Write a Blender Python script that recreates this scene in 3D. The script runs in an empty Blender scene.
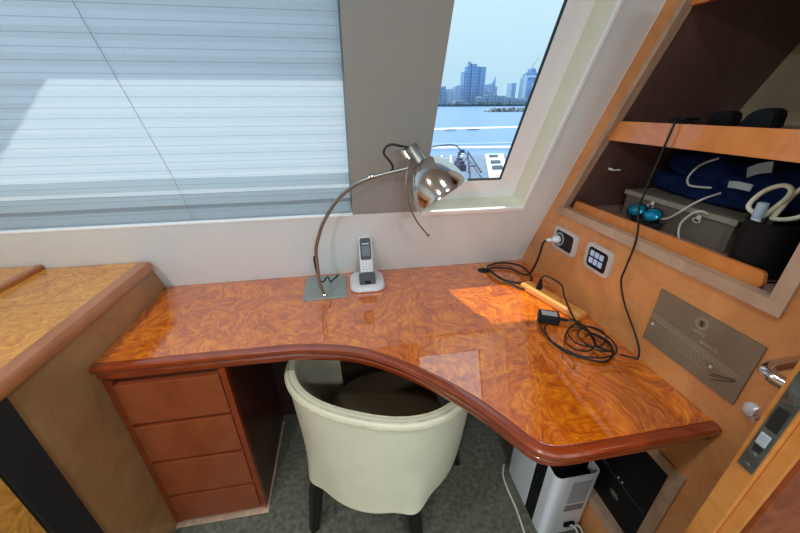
import bpy, bmesh, math, random
from mathutils import Vector, Matrix, noise
from mathutils.geometry import tessellate_polygon
random.seed(7)
C = bpy.context.scene.collection
PI = math.pi
SL, CL = math.sin(0.45977), math.cos(0.45977)      # the window wall leans inward at the top
TL = SL / CL
ZD = 0.795                                          # desk top
XR, XL, YB = 0.779, -0.735, 1.287                   # right wall, console side, back wall at desk height

# ---------------------------------------------------------------- materials
def lin(c):
    return tuple(((v/255)/12.92 if v/255 <= .04045 else ((v/255+.055)/1.055)**2.4) for v in c) + (1.0,)

def new_mat(name):
    m = bpy.data.materials.new(name); m.use_nodes = True
    nt = m.node_tree; return m, nt, nt.nodes['Principled BSDF']

def plain(name, rgb, rough=.5, metal=0, coat=0, spec=.5, var=.06, vscale=30, bump=0, emit=0):
    m, nt, b = new_mat(name)
    b.inputs['Roughness'].default_value = rough; b.inputs['Metallic'].default_value = metal
    b.inputs['Coat Weight'].default_value = coat; b.inputs['Coat Roughness'].default_value = .05
    b.inputs['Specular IOR Level'].default_value = spec
    tc = nt.nodes.new('ShaderNodeTexCoord'); n = nt.nodes.new('ShaderNodeTexNoise')
    n.inputs['Scale'].default_value = vscale; n.inputs['Detail'].default_value = 4
    nt.links.new(tc.outputs['Object'], n.inputs['Vector'])
    r = nt.nodes.new('ShaderNodeValToRGB'); c = lin(rgb)
    r.color_ramp.elements[0].position = .3; r.color_ramp.elements[1].position = .7
    r.color_ramp.elements[0].color = tuple(max(0, v*(1-var)) for v in c[:3]) + (1,)
    r.color_ramp.elements[1].color = tuple(min(1, v*(1+var)) for v in c[:3]) + (1,)
    nt.links.new(n.outputs['Fac'], r.inputs['Fac']); nt.links.new(r.outputs['Color'], b.inputs['Base Color'])
    if emit:
        b.inputs['Emission Color'].default_value = c; b.inputs['Emission Strength'].default_value = emit
    if bump:
        bp = nt.nodes.new('ShaderNodeBump'); bp.inputs['Strength'].default_value = bump; bp.inputs['Distance'].default_value = .002
        nt.links.new(n.outputs['Fac'], bp.inputs['Height']); nt.links.new(bp.outputs['Normal'], b.inputs['Normal'])
    return m

def wood(name, cols, scale=2.2, warp=.6, bands=9, n2s=1.5, n2d=1.2, rough=.3, ior=1.5, coat=.6, stretch=(1, 1, 1), fine=.1, coat_ior=1.5, crough=.04):
    m, nt, b = new_mat(name); L = nt.links.new; N = nt.nodes.new
    tc = N('ShaderNodeTexCoord'); mp = N('ShaderNodeMapping'); mp.inputs['Scale'].default_value = stretch
    L(tc.outputs['Object'], mp.inputs['Vector'])
    n1 = N('ShaderNodeTexNoise'); n1.inputs['Scale'].default_value = scale; n1.inputs['Detail'].default_value = 3
    L(mp.outputs['Vector'], n1.inputs['Vector'])
    vm = N('ShaderNodeVectorMath'); vm.operation = 'SCALE'; vm.inputs['Scale'].default_value = warp
    L(n1.outputs['Color'], vm.inputs[0])
    va = N('ShaderNodeVectorMath'); va.operation = 'ADD'; L(mp.outputs['Vector'], va.inputs[0]); L(vm.outputs['Vector'], va.inputs[1])
    w = N('ShaderNodeTexWave'); w.inputs['Scale'].default_value = bands; w.inputs['Distortion'].default_value = 9
    w.inputs['Detail'].default_value = 4; w.inputs['Detail Scale'].default_value = 1.6
    L(va.outputs['Vector'], w.inputs['Vector'])
    n2 = N('ShaderNodeTexNoise'); n2.inputs['Scale'].default_value = scale*n2s; n2.inputs['Detail'].default_value = 8
    n2.inputs['Distortion'].default_value = n2d
    L(va.outputs['Vector'], n2.inputs['Vector'])
    mx = N('ShaderNodeMix'); mx.inputs[0].default_value = 1-fine
    L(w.outputs['Fac'], mx.inputs[2]); L(n2.outputs['Fac'], mx.inputs[3])
    r = N('ShaderNodeValToRGB'); e = r.color_ramp.elements
    e[0].position = .26; e[0].color = lin(cols[0]); e[1].position = .74; e[1].color = lin(cols[2])
    k = e.new(.5); k.color = lin(cols[1])
    L(mx.outputs[0], r.inputs['Fac']); L(r.outputs['Color'], b.inputs['Base Color'])
    b.inputs['Roughness'].default_value = rough; b.inputs['Coat Weight'].default_value = coat
    b.inputs['Coat Roughness'].default_value = crough; b.inputs['Coat IOR'].default_value = coat_ior
    b.inputs['IOR'].default_value = ior
    return m

PITCH = .0265; CREASE0 = 0.0
M = {}
M['wall'] = plain('painted_wall', (220, 227, 228), .45, var=.02, vscale=6)
M['column'] = plain('column_shaded_paint', (152, 151, 147), .6, var=.02, vscale=6)  # wall paint made greyer: the column's backlit shade is put into the colour
M['reveal'] = plain('cream_reveal', (222, 224, 204), .4, var=.02)
M['white'] = plain('white_gloss', (244, 247, 248), .25, coat=.4, var=.01)
M['gasket'] = plain('black_gasket', (14, 16, 20), .6)
M['carpet'] = plain('carpet', (98, 98, 86), .95, var=.35, vscale=55, bump=.9, spec=.1)
M['ceiling'] = plain('ceiling_paint', (214, 208, 198), .6)
M['desk'] = wood('desk_burl', [(146, 54, 0), (206, 98, 0), (246, 146, 16)], 2.4, .8, 18, n2s=3.8, n2d=3.2, rough=.35, coat=1, coat_ior=2.4, fine=.12, crough=.012)
M['mahogany'] = wood('mahogany', [(100, 32, 8), (130, 46, 12), (156, 62, 20)], 2.5, .4, 8, .3, coat=1, coat_ior=1.7, stretch=(.4, 1, 1), crough=.06)
M['carcass'] = wood('shaded_carcass_wood', [(58, 22, 12), (74, 30, 16), (90, 38, 20)], 2.5, .4, 6, rough=.4, coat=.4)  # mahogany darkened: colour carries the shade of drawer gaps and under the desk
M['drawer'] = wood('drawer_wood', [(116, 52, 26), (134, 64, 34), (150, 76, 42)], 2.5, .4, 6, .3, coat=.8, stretch=(.5, 1, 1))
M['wallwood'] = wood('wall_burl', [(190, 124, 68), (216, 150, 90), (228, 164, 106)], 4.2, .7, 5, .35, coat=.6, fine=.06)
M['console'] = wood('console_burl', [(176, 106, 36), (212, 142, 58), (234, 168, 82)], 5, .8, 8, n2s=2.5, n2d=2, rough=.35, coat=.6, fine=.12)
M['side'] = wood('console_side_burl', [(140, 100, 62), (160, 118, 76), (176, 132, 88)], 5, .7, 4, .5, coat=.15, fine=.06)
M['edge'] = wood('edge_banding', [(132, 74, 36), (160, 94, 50), (180, 112, 64)], 3, .4, 6, .3, coat=.8)
M['bead'] = wood('beading', [(156, 124, 102), (184, 154, 128), (202, 174, 150)], 8, .3, 6, .5, coat=.1, stretch=(3, .6, .6))
M['dark'] = wood('dark_veneer', [(92, 66, 62), (104, 76, 70), (116, 86, 78)], 4, .4, 5, .5, coat=.2)
M['beige'] = plain('beige_panel', (196, 178, 150), .7, var=.08, vscale=9)
M['cabfloor'] = wood('cabinet_floor', [(140, 112, 102), (158, 130, 120), (176, 146, 134)], 5, .4, 4, .35, coat=.5)
M['orange'] = wood('lip_wood', [(196, 108, 42), (220, 134, 60), (234, 152, 80)], 4, .5, 5, .3, coat=.7)
M['doorwood'] = wood('door_wood', [(168, 100, 42), (198, 128, 62), (212, 146, 78)], 6, .5, 6, .45, coat=.3)
M['doorpanel'] = wood('door_panel', [(112, 54, 26), (136, 70, 36), (150, 82, 44)], 6, .5, 6, rough=.7, coat=0, ior=1.2)
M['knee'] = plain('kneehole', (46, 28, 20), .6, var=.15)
M['black'] = plain('black_plastic', (14, 16, 20), .5, spec=.25, var=.1)
M['lockgrey'] = plain('lock_plate_grey', (84, 86, 80), .45, metal=.3, var=.3, vscale=40)
M['blackmatte'] = plain('black_matte', (22, 21, 21), .7, var=.15)
M['rubber'] = plain('cable_rubber', (20, 20, 22), .4, var=.1)
M['chrome'] = plain('chrome', (205, 200, 196), .12, metal=1, var=.02)
M['satin'] = plain('satin_metal', (158, 160, 158), .38, metal=1, var=.08)
M['satinlight'] = plain('satin_chrome', (206, 206, 204), .25, metal=.25, var=.03)
M['plate'] = plain('brushed_plate', (150, 160, 156), .3, metal=.3, var=.1, vscale=60)
M['bronze'] = plain('plaque_bronze', (134, 122, 102), .42, metal=.3, var=.1, vscale=14)
M['engrave'] = plain('engraving_light', (178, 170, 146), .4, metal=.3)
M['engdark'] = plain('engraving_dark', (52, 44, 36), .6)
M['leather'] = plain('cream_leather', (206, 202, 178), .45, var=.04, vscale=12, bump=.12)
M['leather_shaded'] = plain('shaded_seat_leather', (96, 82, 62), .5, var=.05, vscale=12)  # dark tone paints in the shadow inside the chair, not a known leather colour
M['piping'] = plain('piping_leather', (188, 180, 152), .5, var=.2, vscale=40)
M['legblack'] = plain('black_lacquer', (18, 15, 14), .35, var=.1)
M['phone'] = plain('phone_silver', (206, 208, 212), .35, var=.03)
M['phonedark'] = plain('phone_dark', (70, 72, 76), .3, var=.05)
M['screen'] = plain('lcd', (110, 118, 122), .2)
M['key'] = plain('keys', (226, 230, 236), .35)
M['strip'] = plain('strip_orange', (232, 160, 84), .35, coat=.3, var=.03)
M['slot'] = plain('slot_dark', (96, 48, 20), .6)
M['icon'] = plain('panel_icon', (190, 210, 240), .4, emit=.05)
M['gadget'] = plain('gadget_white', (226, 232, 240), .3, coat=.3, var=.02)
M['gadgetgrey'] = plain('gadget_grey', (166, 172, 176), .4, var=.03)
M['label'] = plain('label_grey', (128, 132, 130), .4, var=.35, vscale=300)
M['navy'] = plain('navy_cloth', (20, 38, 80), .9, var=.3, vscale=25, bump=.3, spec=.1)
M['taupe'] = plain('taupe_card', (104, 94, 82), .7, var=.06)
M['taupelight'] = plain('taupe_flap', (150, 142, 126), .7, var=.06)
M['cable_white'] = plain('white_cable', (214, 212, 204), .4)
M['scissor'] = plain('ivory_plastic', (222, 220, 196), .35, coat=.3)
M['cyan'] = plain('cyan_mirror', (20, 150, 190), .15, metal=.4, var=.3, vscale=30)
M['tagw'] = plain('tag_cloth', (176, 188, 196), .7, var=.1)
M['pinkred'] = plain('dull_red', (120, 40, 50), .5)
M['glue'] = plain('glue_cap', (172, 188, 206), .3)

def translucent(name, rgb, mixf=.6, crease=False):
    m = bpy.data.materials.new(name); m.use_nodes = True; nt = m.node_tree; nt.nodes.clear()
    o = nt.nodes.new('ShaderNodeOutputMaterial'); d = nt.nodes.new('ShaderNodeBsdfDiffuse'); t = nt.nodes.new('ShaderNodeBsdfTranslucent')
    x = nt.nodes.new('ShaderNodeMixShader'); x.inputs[0].default_value = mixf
    tc = nt.nodes.new('ShaderNodeTexCoord'); n = nt.nodes.new('ShaderNodeTexNoise'); n.inputs['Scale'].default_value = 260
    r = nt.nodes.new('ShaderNodeValToRGB'); c = lin(rgb)
    r.color_ramp.elements[0].position = .3; r.color_ramp.elements[1].position = .7
    r.color_ramp.elements[0].color = tuple(v*.93 for v in c[:3]) + (1,); r.color_ramp.elements[1].color = c
    nt.links.new(tc.outputs['Object'], n.inputs['Vector']); nt.links.new(n.outputs['Fac'], r.inputs['Fac'])
    src = r.outputs['Color']
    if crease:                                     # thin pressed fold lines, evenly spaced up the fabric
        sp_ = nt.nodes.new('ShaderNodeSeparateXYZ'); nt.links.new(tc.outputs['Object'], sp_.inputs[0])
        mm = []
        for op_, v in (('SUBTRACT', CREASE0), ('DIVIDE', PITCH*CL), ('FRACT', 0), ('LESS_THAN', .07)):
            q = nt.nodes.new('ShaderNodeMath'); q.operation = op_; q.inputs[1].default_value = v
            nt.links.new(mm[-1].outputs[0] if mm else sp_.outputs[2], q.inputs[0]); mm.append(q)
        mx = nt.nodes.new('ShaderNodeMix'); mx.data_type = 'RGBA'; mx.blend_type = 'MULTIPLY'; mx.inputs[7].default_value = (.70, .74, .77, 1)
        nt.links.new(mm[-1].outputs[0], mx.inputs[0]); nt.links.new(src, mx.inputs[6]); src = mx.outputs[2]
    for k in (d, t): nt.links.new(src, k.inputs['Color'])
    nt.links.new(d.outputs[0], x.inputs[1]); nt.links.new(t.outputs[0], x.inputs[2]); nt.links.new(x.outputs[0], o.inputs[0])
    return m
M['blind'] = translucent('blind_fabric', (204, 219, 229), .5, True)

def glass_mat():
    m = bpy.data.materials.new('window_glass'); m.use_nodes = True; nt = m.node_tree; nt.nodes.clear()
    o = nt.nodes.new('ShaderNodeOutputMaterial'); t = nt.nodes.new('ShaderNodeBsdfTransparent'); g = nt.nodes.new('ShaderNodeBsdfGlossy')
    g.inputs['Roughness'].default_value = .02; t.inputs['Color'].default_value = (.98, .99, 1, 1)
    f = nt.nodes.new('ShaderNodeLayerWeight'); p = nt.nodes.new('ShaderNodeMath'); p.operation = 'POWER'; p.inputs[1].default_value = 5
    nt.links.new(f.outputs['Facing'], p.inputs[0]); q = nt.nodes.new('ShaderNodeMath'); q.operation = 'MULTIPLY_ADD'
    q.inputs[1].default_value = .8; q.inputs[2].default_value = .02; nt.links.new(p.outputs[0], q.inputs[0])
    x = nt.nodes.new('ShaderNodeMixShader'); nt.links.new(q.outputs[0], x.inputs[0])
    nt.links.new(t.outputs[0], x.inputs[1]); nt.links.new(g.outputs[0], x.inputs[2]); nt.links.new(x.outputs[0], o.inputs[0])
    return m
M['glass'] = glass_mat()

def facade(name, wallc, winc, sx, sz):
    m, nt, b = new_mat(name); N = nt.nodes.new; L = nt.links.new
    tc = N('ShaderNodeTexCoord'); mp = N('ShaderNodeMapping'); mp.inputs['Scale'].default_value = (1/sx, 1/sx, 1/sz)
    L(tc.outputs['Object'], mp.inputs['Vector'])
    s = N('ShaderNodeSeparateXYZ'); L(mp.outputs['Vector'], s.inputs[0])
    outs = []
    for ax in (0, 2):
        fr = N('ShaderNodeMath'); fr.operation = 'FRACT'; L(s.outputs[ax], fr.inputs[0])
        gt = N('ShaderNodeMath'); gt.operation = 'GREATER_THAN'; gt.inputs[1].default_value = .45; L(fr.outputs[0], gt.inputs[0]); outs.append(gt)
    mu = N('ShaderNodeMath'); mu.operation = 'MULTIPLY'; L(outs[0].outputs[0], mu.inputs[0]); L(outs[1].outputs[0], mu.inputs[1])
    mx = N('ShaderNodeMix'); mx.data_type = 'RGBA'; mx.inputs[6].default_value = lin(wallc); mx.inputs[7].default_value = lin(winc)
    L(mu.outputs[0], mx.inputs[0]); L(mx.outputs[2], b.inputs['Base Color']); b.inputs['Roughness'].default_value = .7
    return m
M['tower'] = facade('hazed_tower_facade', (142, 172, 212), (112, 146, 196), 8, 7)  # distance haze painted into this and the next three facades as a blue tint
M['tower2'] = facade('hazed_pale_facade', (172, 200, 228), (150, 182, 218), 8, 7)
M['lowrise'] = facade('hazed_lowrise_facade', (142, 166, 192), (104, 128, 156), 9, 6)
M['hotel'] = facade('hazed_hotel_facade', (160, 186, 222), (134, 164, 210), 5, 40)
M['hotelw'] = plain('hotel_white', (206, 226, 244), .7)
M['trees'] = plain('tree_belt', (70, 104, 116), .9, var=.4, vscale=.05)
M['rock'] = plain('breakwater_rock', (132, 142, 142), .9, var=.7, vscale=.8)
M['shipwhite'] = plain('ship_white', (226, 236, 246), .5)
M['shipblue'] = plain('ship_deck_blue', (112, 134, 162), .7, var=.15, vscale=1)
M['shipdark'] = plain('ship_dark', (62, 78, 100), .7, var=.3, vscale=2)
M['eave'] = plain('eave_paint', (220, 222, 222), .6)
def sea_mat():
    m, nt, b = new_mat('sea_water')
    b.inputs['Base Color'].default_value = lin((112, 148, 194)); b.inputs['Roughness'].default_value = .35
    b.inputs['Specular IOR Level'].default_value = .35
    tc = nt.nodes.new('ShaderNodeTexCoord'); n = nt.nodes.new('ShaderNodeTexNoise'); n.inputs['Scale'].default_value = .35; n.inputs['Detail'].default_value = 6
    bp = nt.nodes.new('ShaderNodeBump'); bp.inputs['Strength'].default_value = .35; bp.inputs['Distance'].default_value = .6
    nt.links.new(tc.outputs['Object'], n.inputs['Vector']); nt.links.new(n.outputs['Fac'], bp.inputs['Height']); nt.links.new(bp.outputs['Normal'], b.inputs['Normal'])
    return m
M['sea'] = sea_mat()

# ---------------------------------------------------------------- builders
def BM(): return bmesh.new()

def bx(bm, x0, x1, y0, y1, z0, z1, bev=0, mat=None, seg=2):
    """box in world (or, with mat, in a local frame)"""
    t = bmesh.new(); bmesh.ops.create_cube(t, size=1)
    for v in t.verts:
        v.co = Vector(((x0+x1)/2+v.co.x*(x1-x0), (y0+y1)/2+v.co.y*(y1-y0), (z0+z1)/2+v.co.z*(z1-z0)))
    if bev: bmesh.ops.bevel(t, geom=t.edges[:], offset=bev, segments=seg, profile=.6, affect='EDGES')
    merge(bm, t, mat)

def merge(bm, t, mat=None):
    if mat is not None: t.transform(mat)
    me = bpy.data.meshes.new('tmp'); t.to_mesh(me); t.free(); bm.from_mesh(me); bpy.data.meshes.remove(me)

def spline(pts, n=8, closed=False):
    P = [Vector(p) for p in pts]; out = []; m = len(P)
    rng = range(m if closed else m-1)
    for i in rng:
        if closed: a, b, c, d = P[(i-1) % m], P[i], P[(i+1) % m], P[(i+2) % m]
        else: a, b, c, d = P[max(i-1, 0)], P[i], P[i+1], P[min(i+2, m-1)]
        for k in range(n):
            t = k/n
            out.append(.5*((2*b)+(-a+c)*t+(2*a-5*b+4*c-d)*t*t+(-a+3*b-3*c+d)*t**3))
    if not closed: out.append(P[-1].copy())
    return out

def tube(bm, pts, r, seg=10, n=8, caps=True, smooth=True):
    P = spline(pts, n) if smooth else [Vector(p) for p in pts]
    rr = (lambda i: r[0]+(r[1]-r[0])*i/(len(P)-1)) if isinstance(r, tuple) else (lambda i: r)
    T = [(P[min(i+1, len(P)-1)]-P[max(i-1, 0)]).normalized() for i in range(len(P))]
    u = T[0].orthogonal().normalized(); rings = []
    for i, p in enumerate(P):
        u = (u-T[i]*u.dot(T[i])).normalized(); v = T[i].cross(u)
        rings.append([bm.verts.new(p+(u*math.cos(2*PI*k/seg)+v*math.sin(2*PI*k/seg))*rr(i)) for k in range(seg)])
    for a, b in zip(rings, rings[1:]):
        for k in range(seg): bm.faces.new((a[k], a[(k+1) % seg], b[(k+1) % seg], b[k]))
    if caps: bm.faces.new(rings[0][::-1]); bm.faces.new(rings[-1])

def lathe(bm, prof, seg=32, mat=None, ell=1.0):
    t = bmesh.new(); rings = []
    for r, z in prof:
        if r < 1e-6: rings.append([t.verts.new((0, 0, z))])
        else: rings.append([t.verts.new((r*math.cos(2*PI*k/seg), ell*r*math.sin(2*PI*k/seg), z)) for k in range(seg)])
    for a, b in zip(rings, rings[1:]):
        for k in range(seg):
            if len(a) == 1 and len(b) == 1: continue
            if len(a) == 1: t.faces.new((a[0], b[(k+1) % seg], b[k]))
            elif len(b) == 1: t.faces.new((a[k], a[(k+1) % seg], b[0]))
            else: t.faces.new((a[k], a[(k+1) % seg], b[(k+1) % seg], b[k]))
    bmesh.ops.recalc_face_normals(t, faces=t.faces[:])
    merge(bm, t, mat)

def frame_to(p, axis, xhint=(1, 0, 0)):
    z = Vector(axis).normalized(); x = Vector(xhint); x = (x-z*x.dot(z)).normalized(); y = z.cross(x)
    m = Matrix((x, y, z)).transposed().to_4x4(); m.translation = Vector(p); return m

def cyl(bm, p, q, r, seg=20, r2=None):
    p, q = Vector(p), Vector(q); h = (q-p).length; r2 = r if r2 is None else r2
    hint = (1, 0, 0) if abs((q-p).normalized().x) < .9 else (0, 1, 0)
    e = min(r, r2, h)*.12
    lathe(bm, [(0, 0), (r-e, 0), (r, e), (r2, h-e), (r2-e, h), (0, h)], seg, frame_to(p, q-p, hint))

def prism(bm, poly, h0, h1, mp, holes=(), bev=0):
    """polygon (2D) extruded between h0 and h1; mp(u,v,h) -> point"""
    loops = [list(poly)]+[list(h) for h in holes]
    flat = [p for l in loops for p in l]
    tris = tessellate_polygon([[Vector((a, b, 0)) for a, b in l] for l in loops])
    t = bmesh.new()
    A = [t.verts.new(mp(a, b, h0)) for a, b in flat]; B = [t.verts.new(mp(a, b, h1)) for a, b in flat]
    if not holes:
        t.faces.new(A[::-1]); t.faces.new(B)
    else:
        for f in tris:
            t.faces.new([A[i] for i in f]); t.faces.new([B[i] for i in f][::-1])
    k = 0
    for l in loops:
        n = len(l)
        for i in range(n): t.faces.new((A[k+i], A[k+(i+1) % n], B[k+(i+1) % n], B[k+i]))
        k += n
    bmesh.ops.recalc_face_normals(t, faces=t.faces[:])
    if bev: bmesh.ops.bevel(t, geom=[e for e in t.edges if e.calc_face_angle(0) > .5], offset=bev, segments=2, affect='EDGES')
    merge(bm, t)

def ring(bm, inner, outer, h0, h1, mp):
    n = len(inner)
    for i in range(n):
        j = (i+1) % n
        t = bmesh.new(); q = [inner[i], inner[j], outer[j], outer[i]]
        a = [t.verts.new(mp(u, v, h0)) for u, v in q]; b = [t.verts.new(mp(u, v, h1)) for u, v in q]
        t.faces.new(a[::-1]); t.faces.new(b)
        for k in range(4): t.faces.new((a[k], a[(k+1) % 4], b[(k+1) % 4], b[k]))
        bmesh.ops.recalc_face_normals(t, faces=t.faces[:])
        merge(bm, t)

XP = lambda y, z, x: (x, y, z)                       # polygons drawn in a plane x = const
ZP = lambda x, y, z: (x, y, z)
def LW(x, s, off):                                    # leaning wall frame: along the wall, up the slope, outward
    return Vector((x, 1.139-s*SL+off*CL, 1.095+s*CL+off*SL))
LM = Matrix(((1, 0, 0, 0), (0, CL, -SL, 1.139), (0, SL, CL, 1.095), (0, 0, 0, 1)))   # (x, off, s) -> world

def obj(name, bm, mat, parent=None, loc=None, smooth=False, angle=40, kind=None):
    bmesh.ops.remove_doubles(bm, verts=bm.verts[:], dist=1e-6)
    me = bpy.data.meshes.new(name)
    o = bpy.data.objects.new(name, me); C.objects.link(o)
    base = Vector((0, 0, 0))
    if parent is not None:
        p = parent
        while p is not None: base += p.location; p = p.parent
        o.parent = parent
    elif loc is not None:
        base = Vector(loc); o.location = base
    bmesh.ops.translate(bm, verts=bm.verts[:], vec=-base)
    if smooth:
        for f in bm.faces: f.smooth = True
        for e in bm.edges:
            if len(e.link_faces) == 2 and e.calc_face_angle(0) > math.radians(angle): e.smooth = False
    bm.to_mesh(me); bm.free()
    me.materials.append(M[mat] if isinstance(mat, str) else mat)
    if kind: o['kind'] = kind
    return o

def thing(name, label, cat, loc, group=None):
    o = bpy.data.objects.new(name, None); o.empty_display_size = .05; C.objects.link(o)
    o.location = loc; o['label'] = label; o['category'] = cat
    if group: o['group'] = group
    return o

def tag(o, label, cat, group=None, kind=None):
    o['label'] = label; o['category'] = cat
    if group: o['group'] = group
    if kind: o['kind'] = kind
    return o

# ---------------------------------------------------------------- the room
b = BM(); bx(b, -2.05, 1.6, -2.3, 1.42, -.05, 0); obj('floor', b, 'carpet', kind='structure')
b = BM(); bx(b, -2.05, 1.6, -2.3, .95, 1.98, 2.04); obj('ceiling', b, 'ceiling', kind='structure')

b = BM()
S0, S1 = .95, 1.06
for x0, x1, s0, s1 in ((-2.05, .9, -.335, 0), (-2.05, -1.72, 0, S1), (.655, .779, 0, S1), (-1.72, .017, S0, S1), (.264, .655, S0, S1)):
    bx(b, x0, x1, 0, .13, s0, s1, mat=LM)
obj('wall_back', b, 'wall', kind='structure')
b = BM(); bx(b, .017, .264, 0, .045, 0.0005, S1, mat=LM); bx(b, .017, .149, .045, .13, 0.0005, S1, mat=LM); obj('wall_column', b, 'column', kind='structure')
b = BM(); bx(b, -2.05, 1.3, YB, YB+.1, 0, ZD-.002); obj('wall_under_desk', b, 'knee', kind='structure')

# window_1 (behind the blind) and window_2 (the clear one)
def rect(x0, x1, s0, s1): return [(x0, s0), (x1, s0), (x1, s1), (x0, s1)]
def loft(b, A, offA, B, offB):
    va = [b.verts.new(LW(x, s, offA)) for x, s in A]; vb = [b.verts.new(LW(x, s, offB)) for x, s in B]
    for i in range(4): b.faces.new((va[i], vb[i], vb[(i+1) % 4], va[(i+1) % 4]))
LP = lambda u, v, h: LW(u, v, h)
def window(name, x0, x1, c0, c1, gl, gr, gb):
    b = BM(); ring(b, rect(gl, gr, gb, .88), rect(x0+.001, x1-.001, .001, S0-.001), .066, .076, LP)
    w = obj(name, b, 'white', kind='structure')
    b = BM(); loft(b, rect(c0, c1, .003, .93), .058, rect(gl, gr, gb, .88), .0655); loft(b, rect(c0, c1, .003, .93), .058, rect(x0, x1, 0, S0), .062)
    obj('window_frame', b, 'white', w)
    b = BM(); ring(b, rect(gl+.003, gr-.003, gb+.003, .877), rect(gl, gr, gb, .88), .066, .0765, LP); obj('window_gasket', b, 'gasket', w)
    b = BM(); bx(b, gl-.002, gr+.002, .0765, .0795, gb-.002, .882, mat=LM); obj('window_pane', b, 'glass', w)
    return w
w1 = window('window_1', -1.72, .017, -1.715, .012, -1.66, .008, .115)
w2 = window('window_2', .15, .655, .16, .638, .272, .569, .076)
b = BM(); va = [LW(.264, 0, 0), LW(.655, 0, 0), LW(.655, S0, 0), LW(.264, S0, 0)]; vb = [LW(.264, .003, .058), LW(.638, .003, .058), LW(.638, .93, .058), LW(.264, .93, .058)]
va = [b.verts.new(p) for p in va]; vb = [b.verts.new(p) for p in vb]
for i in range(3): b.faces.new((va[i], vb[i], vb[i+1], va[i+1]))
obj('window_reveal', b, 'reveal', w2)
b = BM(); bx(b, .264, .667, -.007, .012, -.019, 0, .003, LM); bx(b, .655, .667, -.007, .012, 0, 1.0, .003, LM)
obj('trim_1', b, 'white', kind='structure')
b = BM(); bx(b, -1.75, .017, -.002, .05, -.005, 0.0015, .001, LM); obj('trim_2', b, 'white', kind='structure')

# right wall with the cabinet opening and the lower opening
def lean_y(z, y0=1.062, z0=1.108): return y0-(z-z0)*TL
b = BM()
outer = [(.25, 0), (YB, 0), (YB, ZD), (YB-(1.98-ZD)*TL, 1.98), (.25, 1.98)]
hole1 = [(.408, 1.10), (lean_y(1.10), 1.10), (lean_y(1.93), 1.93), (.408, 1.93)]
hole2 = [(.405, .18), (.76, .18), (.76, .58), (.405, .58)]
prism(b, outer, XR, XR+.014, XP, (hole1, hole2)); obj('wall_right', b, 'wallwood', kind='structure')
b = BM(); ring(b, [(.416, .195), (.75, .195), (.75, .569), (.416, .569)], [(.384, .163), (.78, .163), (.78, .604), (.384, .604)], XR-.008, XR+.03, XP)
obj('trim_3', b, 'bead', kind='structure')
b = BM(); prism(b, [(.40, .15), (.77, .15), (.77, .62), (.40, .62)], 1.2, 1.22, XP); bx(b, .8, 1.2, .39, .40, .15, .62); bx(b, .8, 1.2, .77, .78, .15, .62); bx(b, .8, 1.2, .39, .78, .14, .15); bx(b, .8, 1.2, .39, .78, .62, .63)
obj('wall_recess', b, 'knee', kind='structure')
b = BM(); bx(b, 1.0, 1.05, -2.3, -.62, 0, 1.98); bx(b, 1.0, 1.05, -.62, .19, 1.75, 1.98); obj('wall_side', b, 'wall', kind='structure')
b = BM(); bx(b, -2.1, -2.05, -2.3, 1.42, 0, 1.98); obj('wall_left', b, 'wall', kind='structure')
b = BM(); bx(b, -2.05, 1.05, -2.35, -2.3, 0, .85); bx(b, -2.05, 1.05, -2.35, -2.3, 1.7, 1.98); bx(b, -2.05, -1.7, -2.35, -2.3, .85, 1.7); bx(b, .7, 1.05, -2.35, -2.3, .85, 1.7)
obj('wall_rear', b, 'wall', kind='structure')

# ---------------------------------------------------------------- blind
bl = thing('pleated_blind', 'white pleated fabric blind pulled down over the wide window left of the column', 'blind', LW(-.85, .02, .035))
b = BM(); pitch = PITCH; n = int((S0-.02)/pitch)
prev = None
for k in range(n+1):
    o_ = .012+.022*min(1, k/6)+((.019 if k < 6 else .003) if k % 2 else 0); s = .008+k*pitch
    row = [b.verts.new(LW(-1.70+1.712*i/24, s+.0012*math.sin(i*.7+k*1.9), o_)) for i in range(25)]
    if prev:
        for i in range(24): b.faces.new((prev[i], prev[i+1], row[i+1], row[i]))
    prev = row
obj('pleated_fabric', b, 'blind', bl)
b = BM(); bx(b, -1.70, .012, .008, .026, .0025, .0075, .001, LM); obj('bottom_rail', b, 'blind', bl)
for cx in (-.505, -1.12):
    b = BM(); tube(b, [LW(cx, .01, .008), LW(cx, .16, .028), LW(cx, .5, .029), LW(cx, .94, .029)], .0006, 6, 4); cd = obj('lift_cord', b, 'satin', bl)
    for k in range(1, n-1, 2):
        b = BM(); t = bmesh.new(); bmesh.ops.create_icosphere(t, subdivisions=1, radius=.0017); merge(b, t, Matrix.Translation(LW(cx, .008+k*pitch, .009+.022*min(1, k/6))))
        obj('cord_hole', b, 'white', cd)

# ---------------------------------------------------------------- left console
co = thing('side_console', 'long burl wood console cabinet running along the left side of the desk', 'cabinet', (-1.3, .3, 0))
yw = lambda z: YB-(z-ZD)*TL if z > ZD else YB
b = BM(); prism(b, [(-.6, 0), (1.283, 0), (1.283, ZD), (yw(.915)-.003, .915), (-.6, .915)], -2.0, XL, XP); obj('body', b, 'side', co)
zt = .938
b = BM(); prism(b, [(-.62, .915), (yw(.915)-.003, .915), (yw(zt)-.003, zt), (-.62, zt)], -2.0, -.748, XP); obj('countertop', b, 'console', co)
b = BM(); bx(b, -2.0, -.749, .951, .953, zt-.002, zt+.0004); obj('seam', b, 'edge', co)
b = BM(); prism(b, [(-.752, .905), (-.718, .905), (-.712, .912), (-.712, .932), (-.718, zt+.003), (-.752, zt+.003)], -.62, 1.203, lambda u, v, h: (u, h, v)); obj('edge_trim', b, 'edge', co, smooth=True)
b = BM(); prism(b, [(-.7, zt+.001), (yw(zt)-.004, zt+.001), (yw(zt+.016)-.004, zt+.016), (-.7, zt+.016)], -2.0, -1.058, XP); cv = obj('raised_cover', b, 'console', co)
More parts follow.
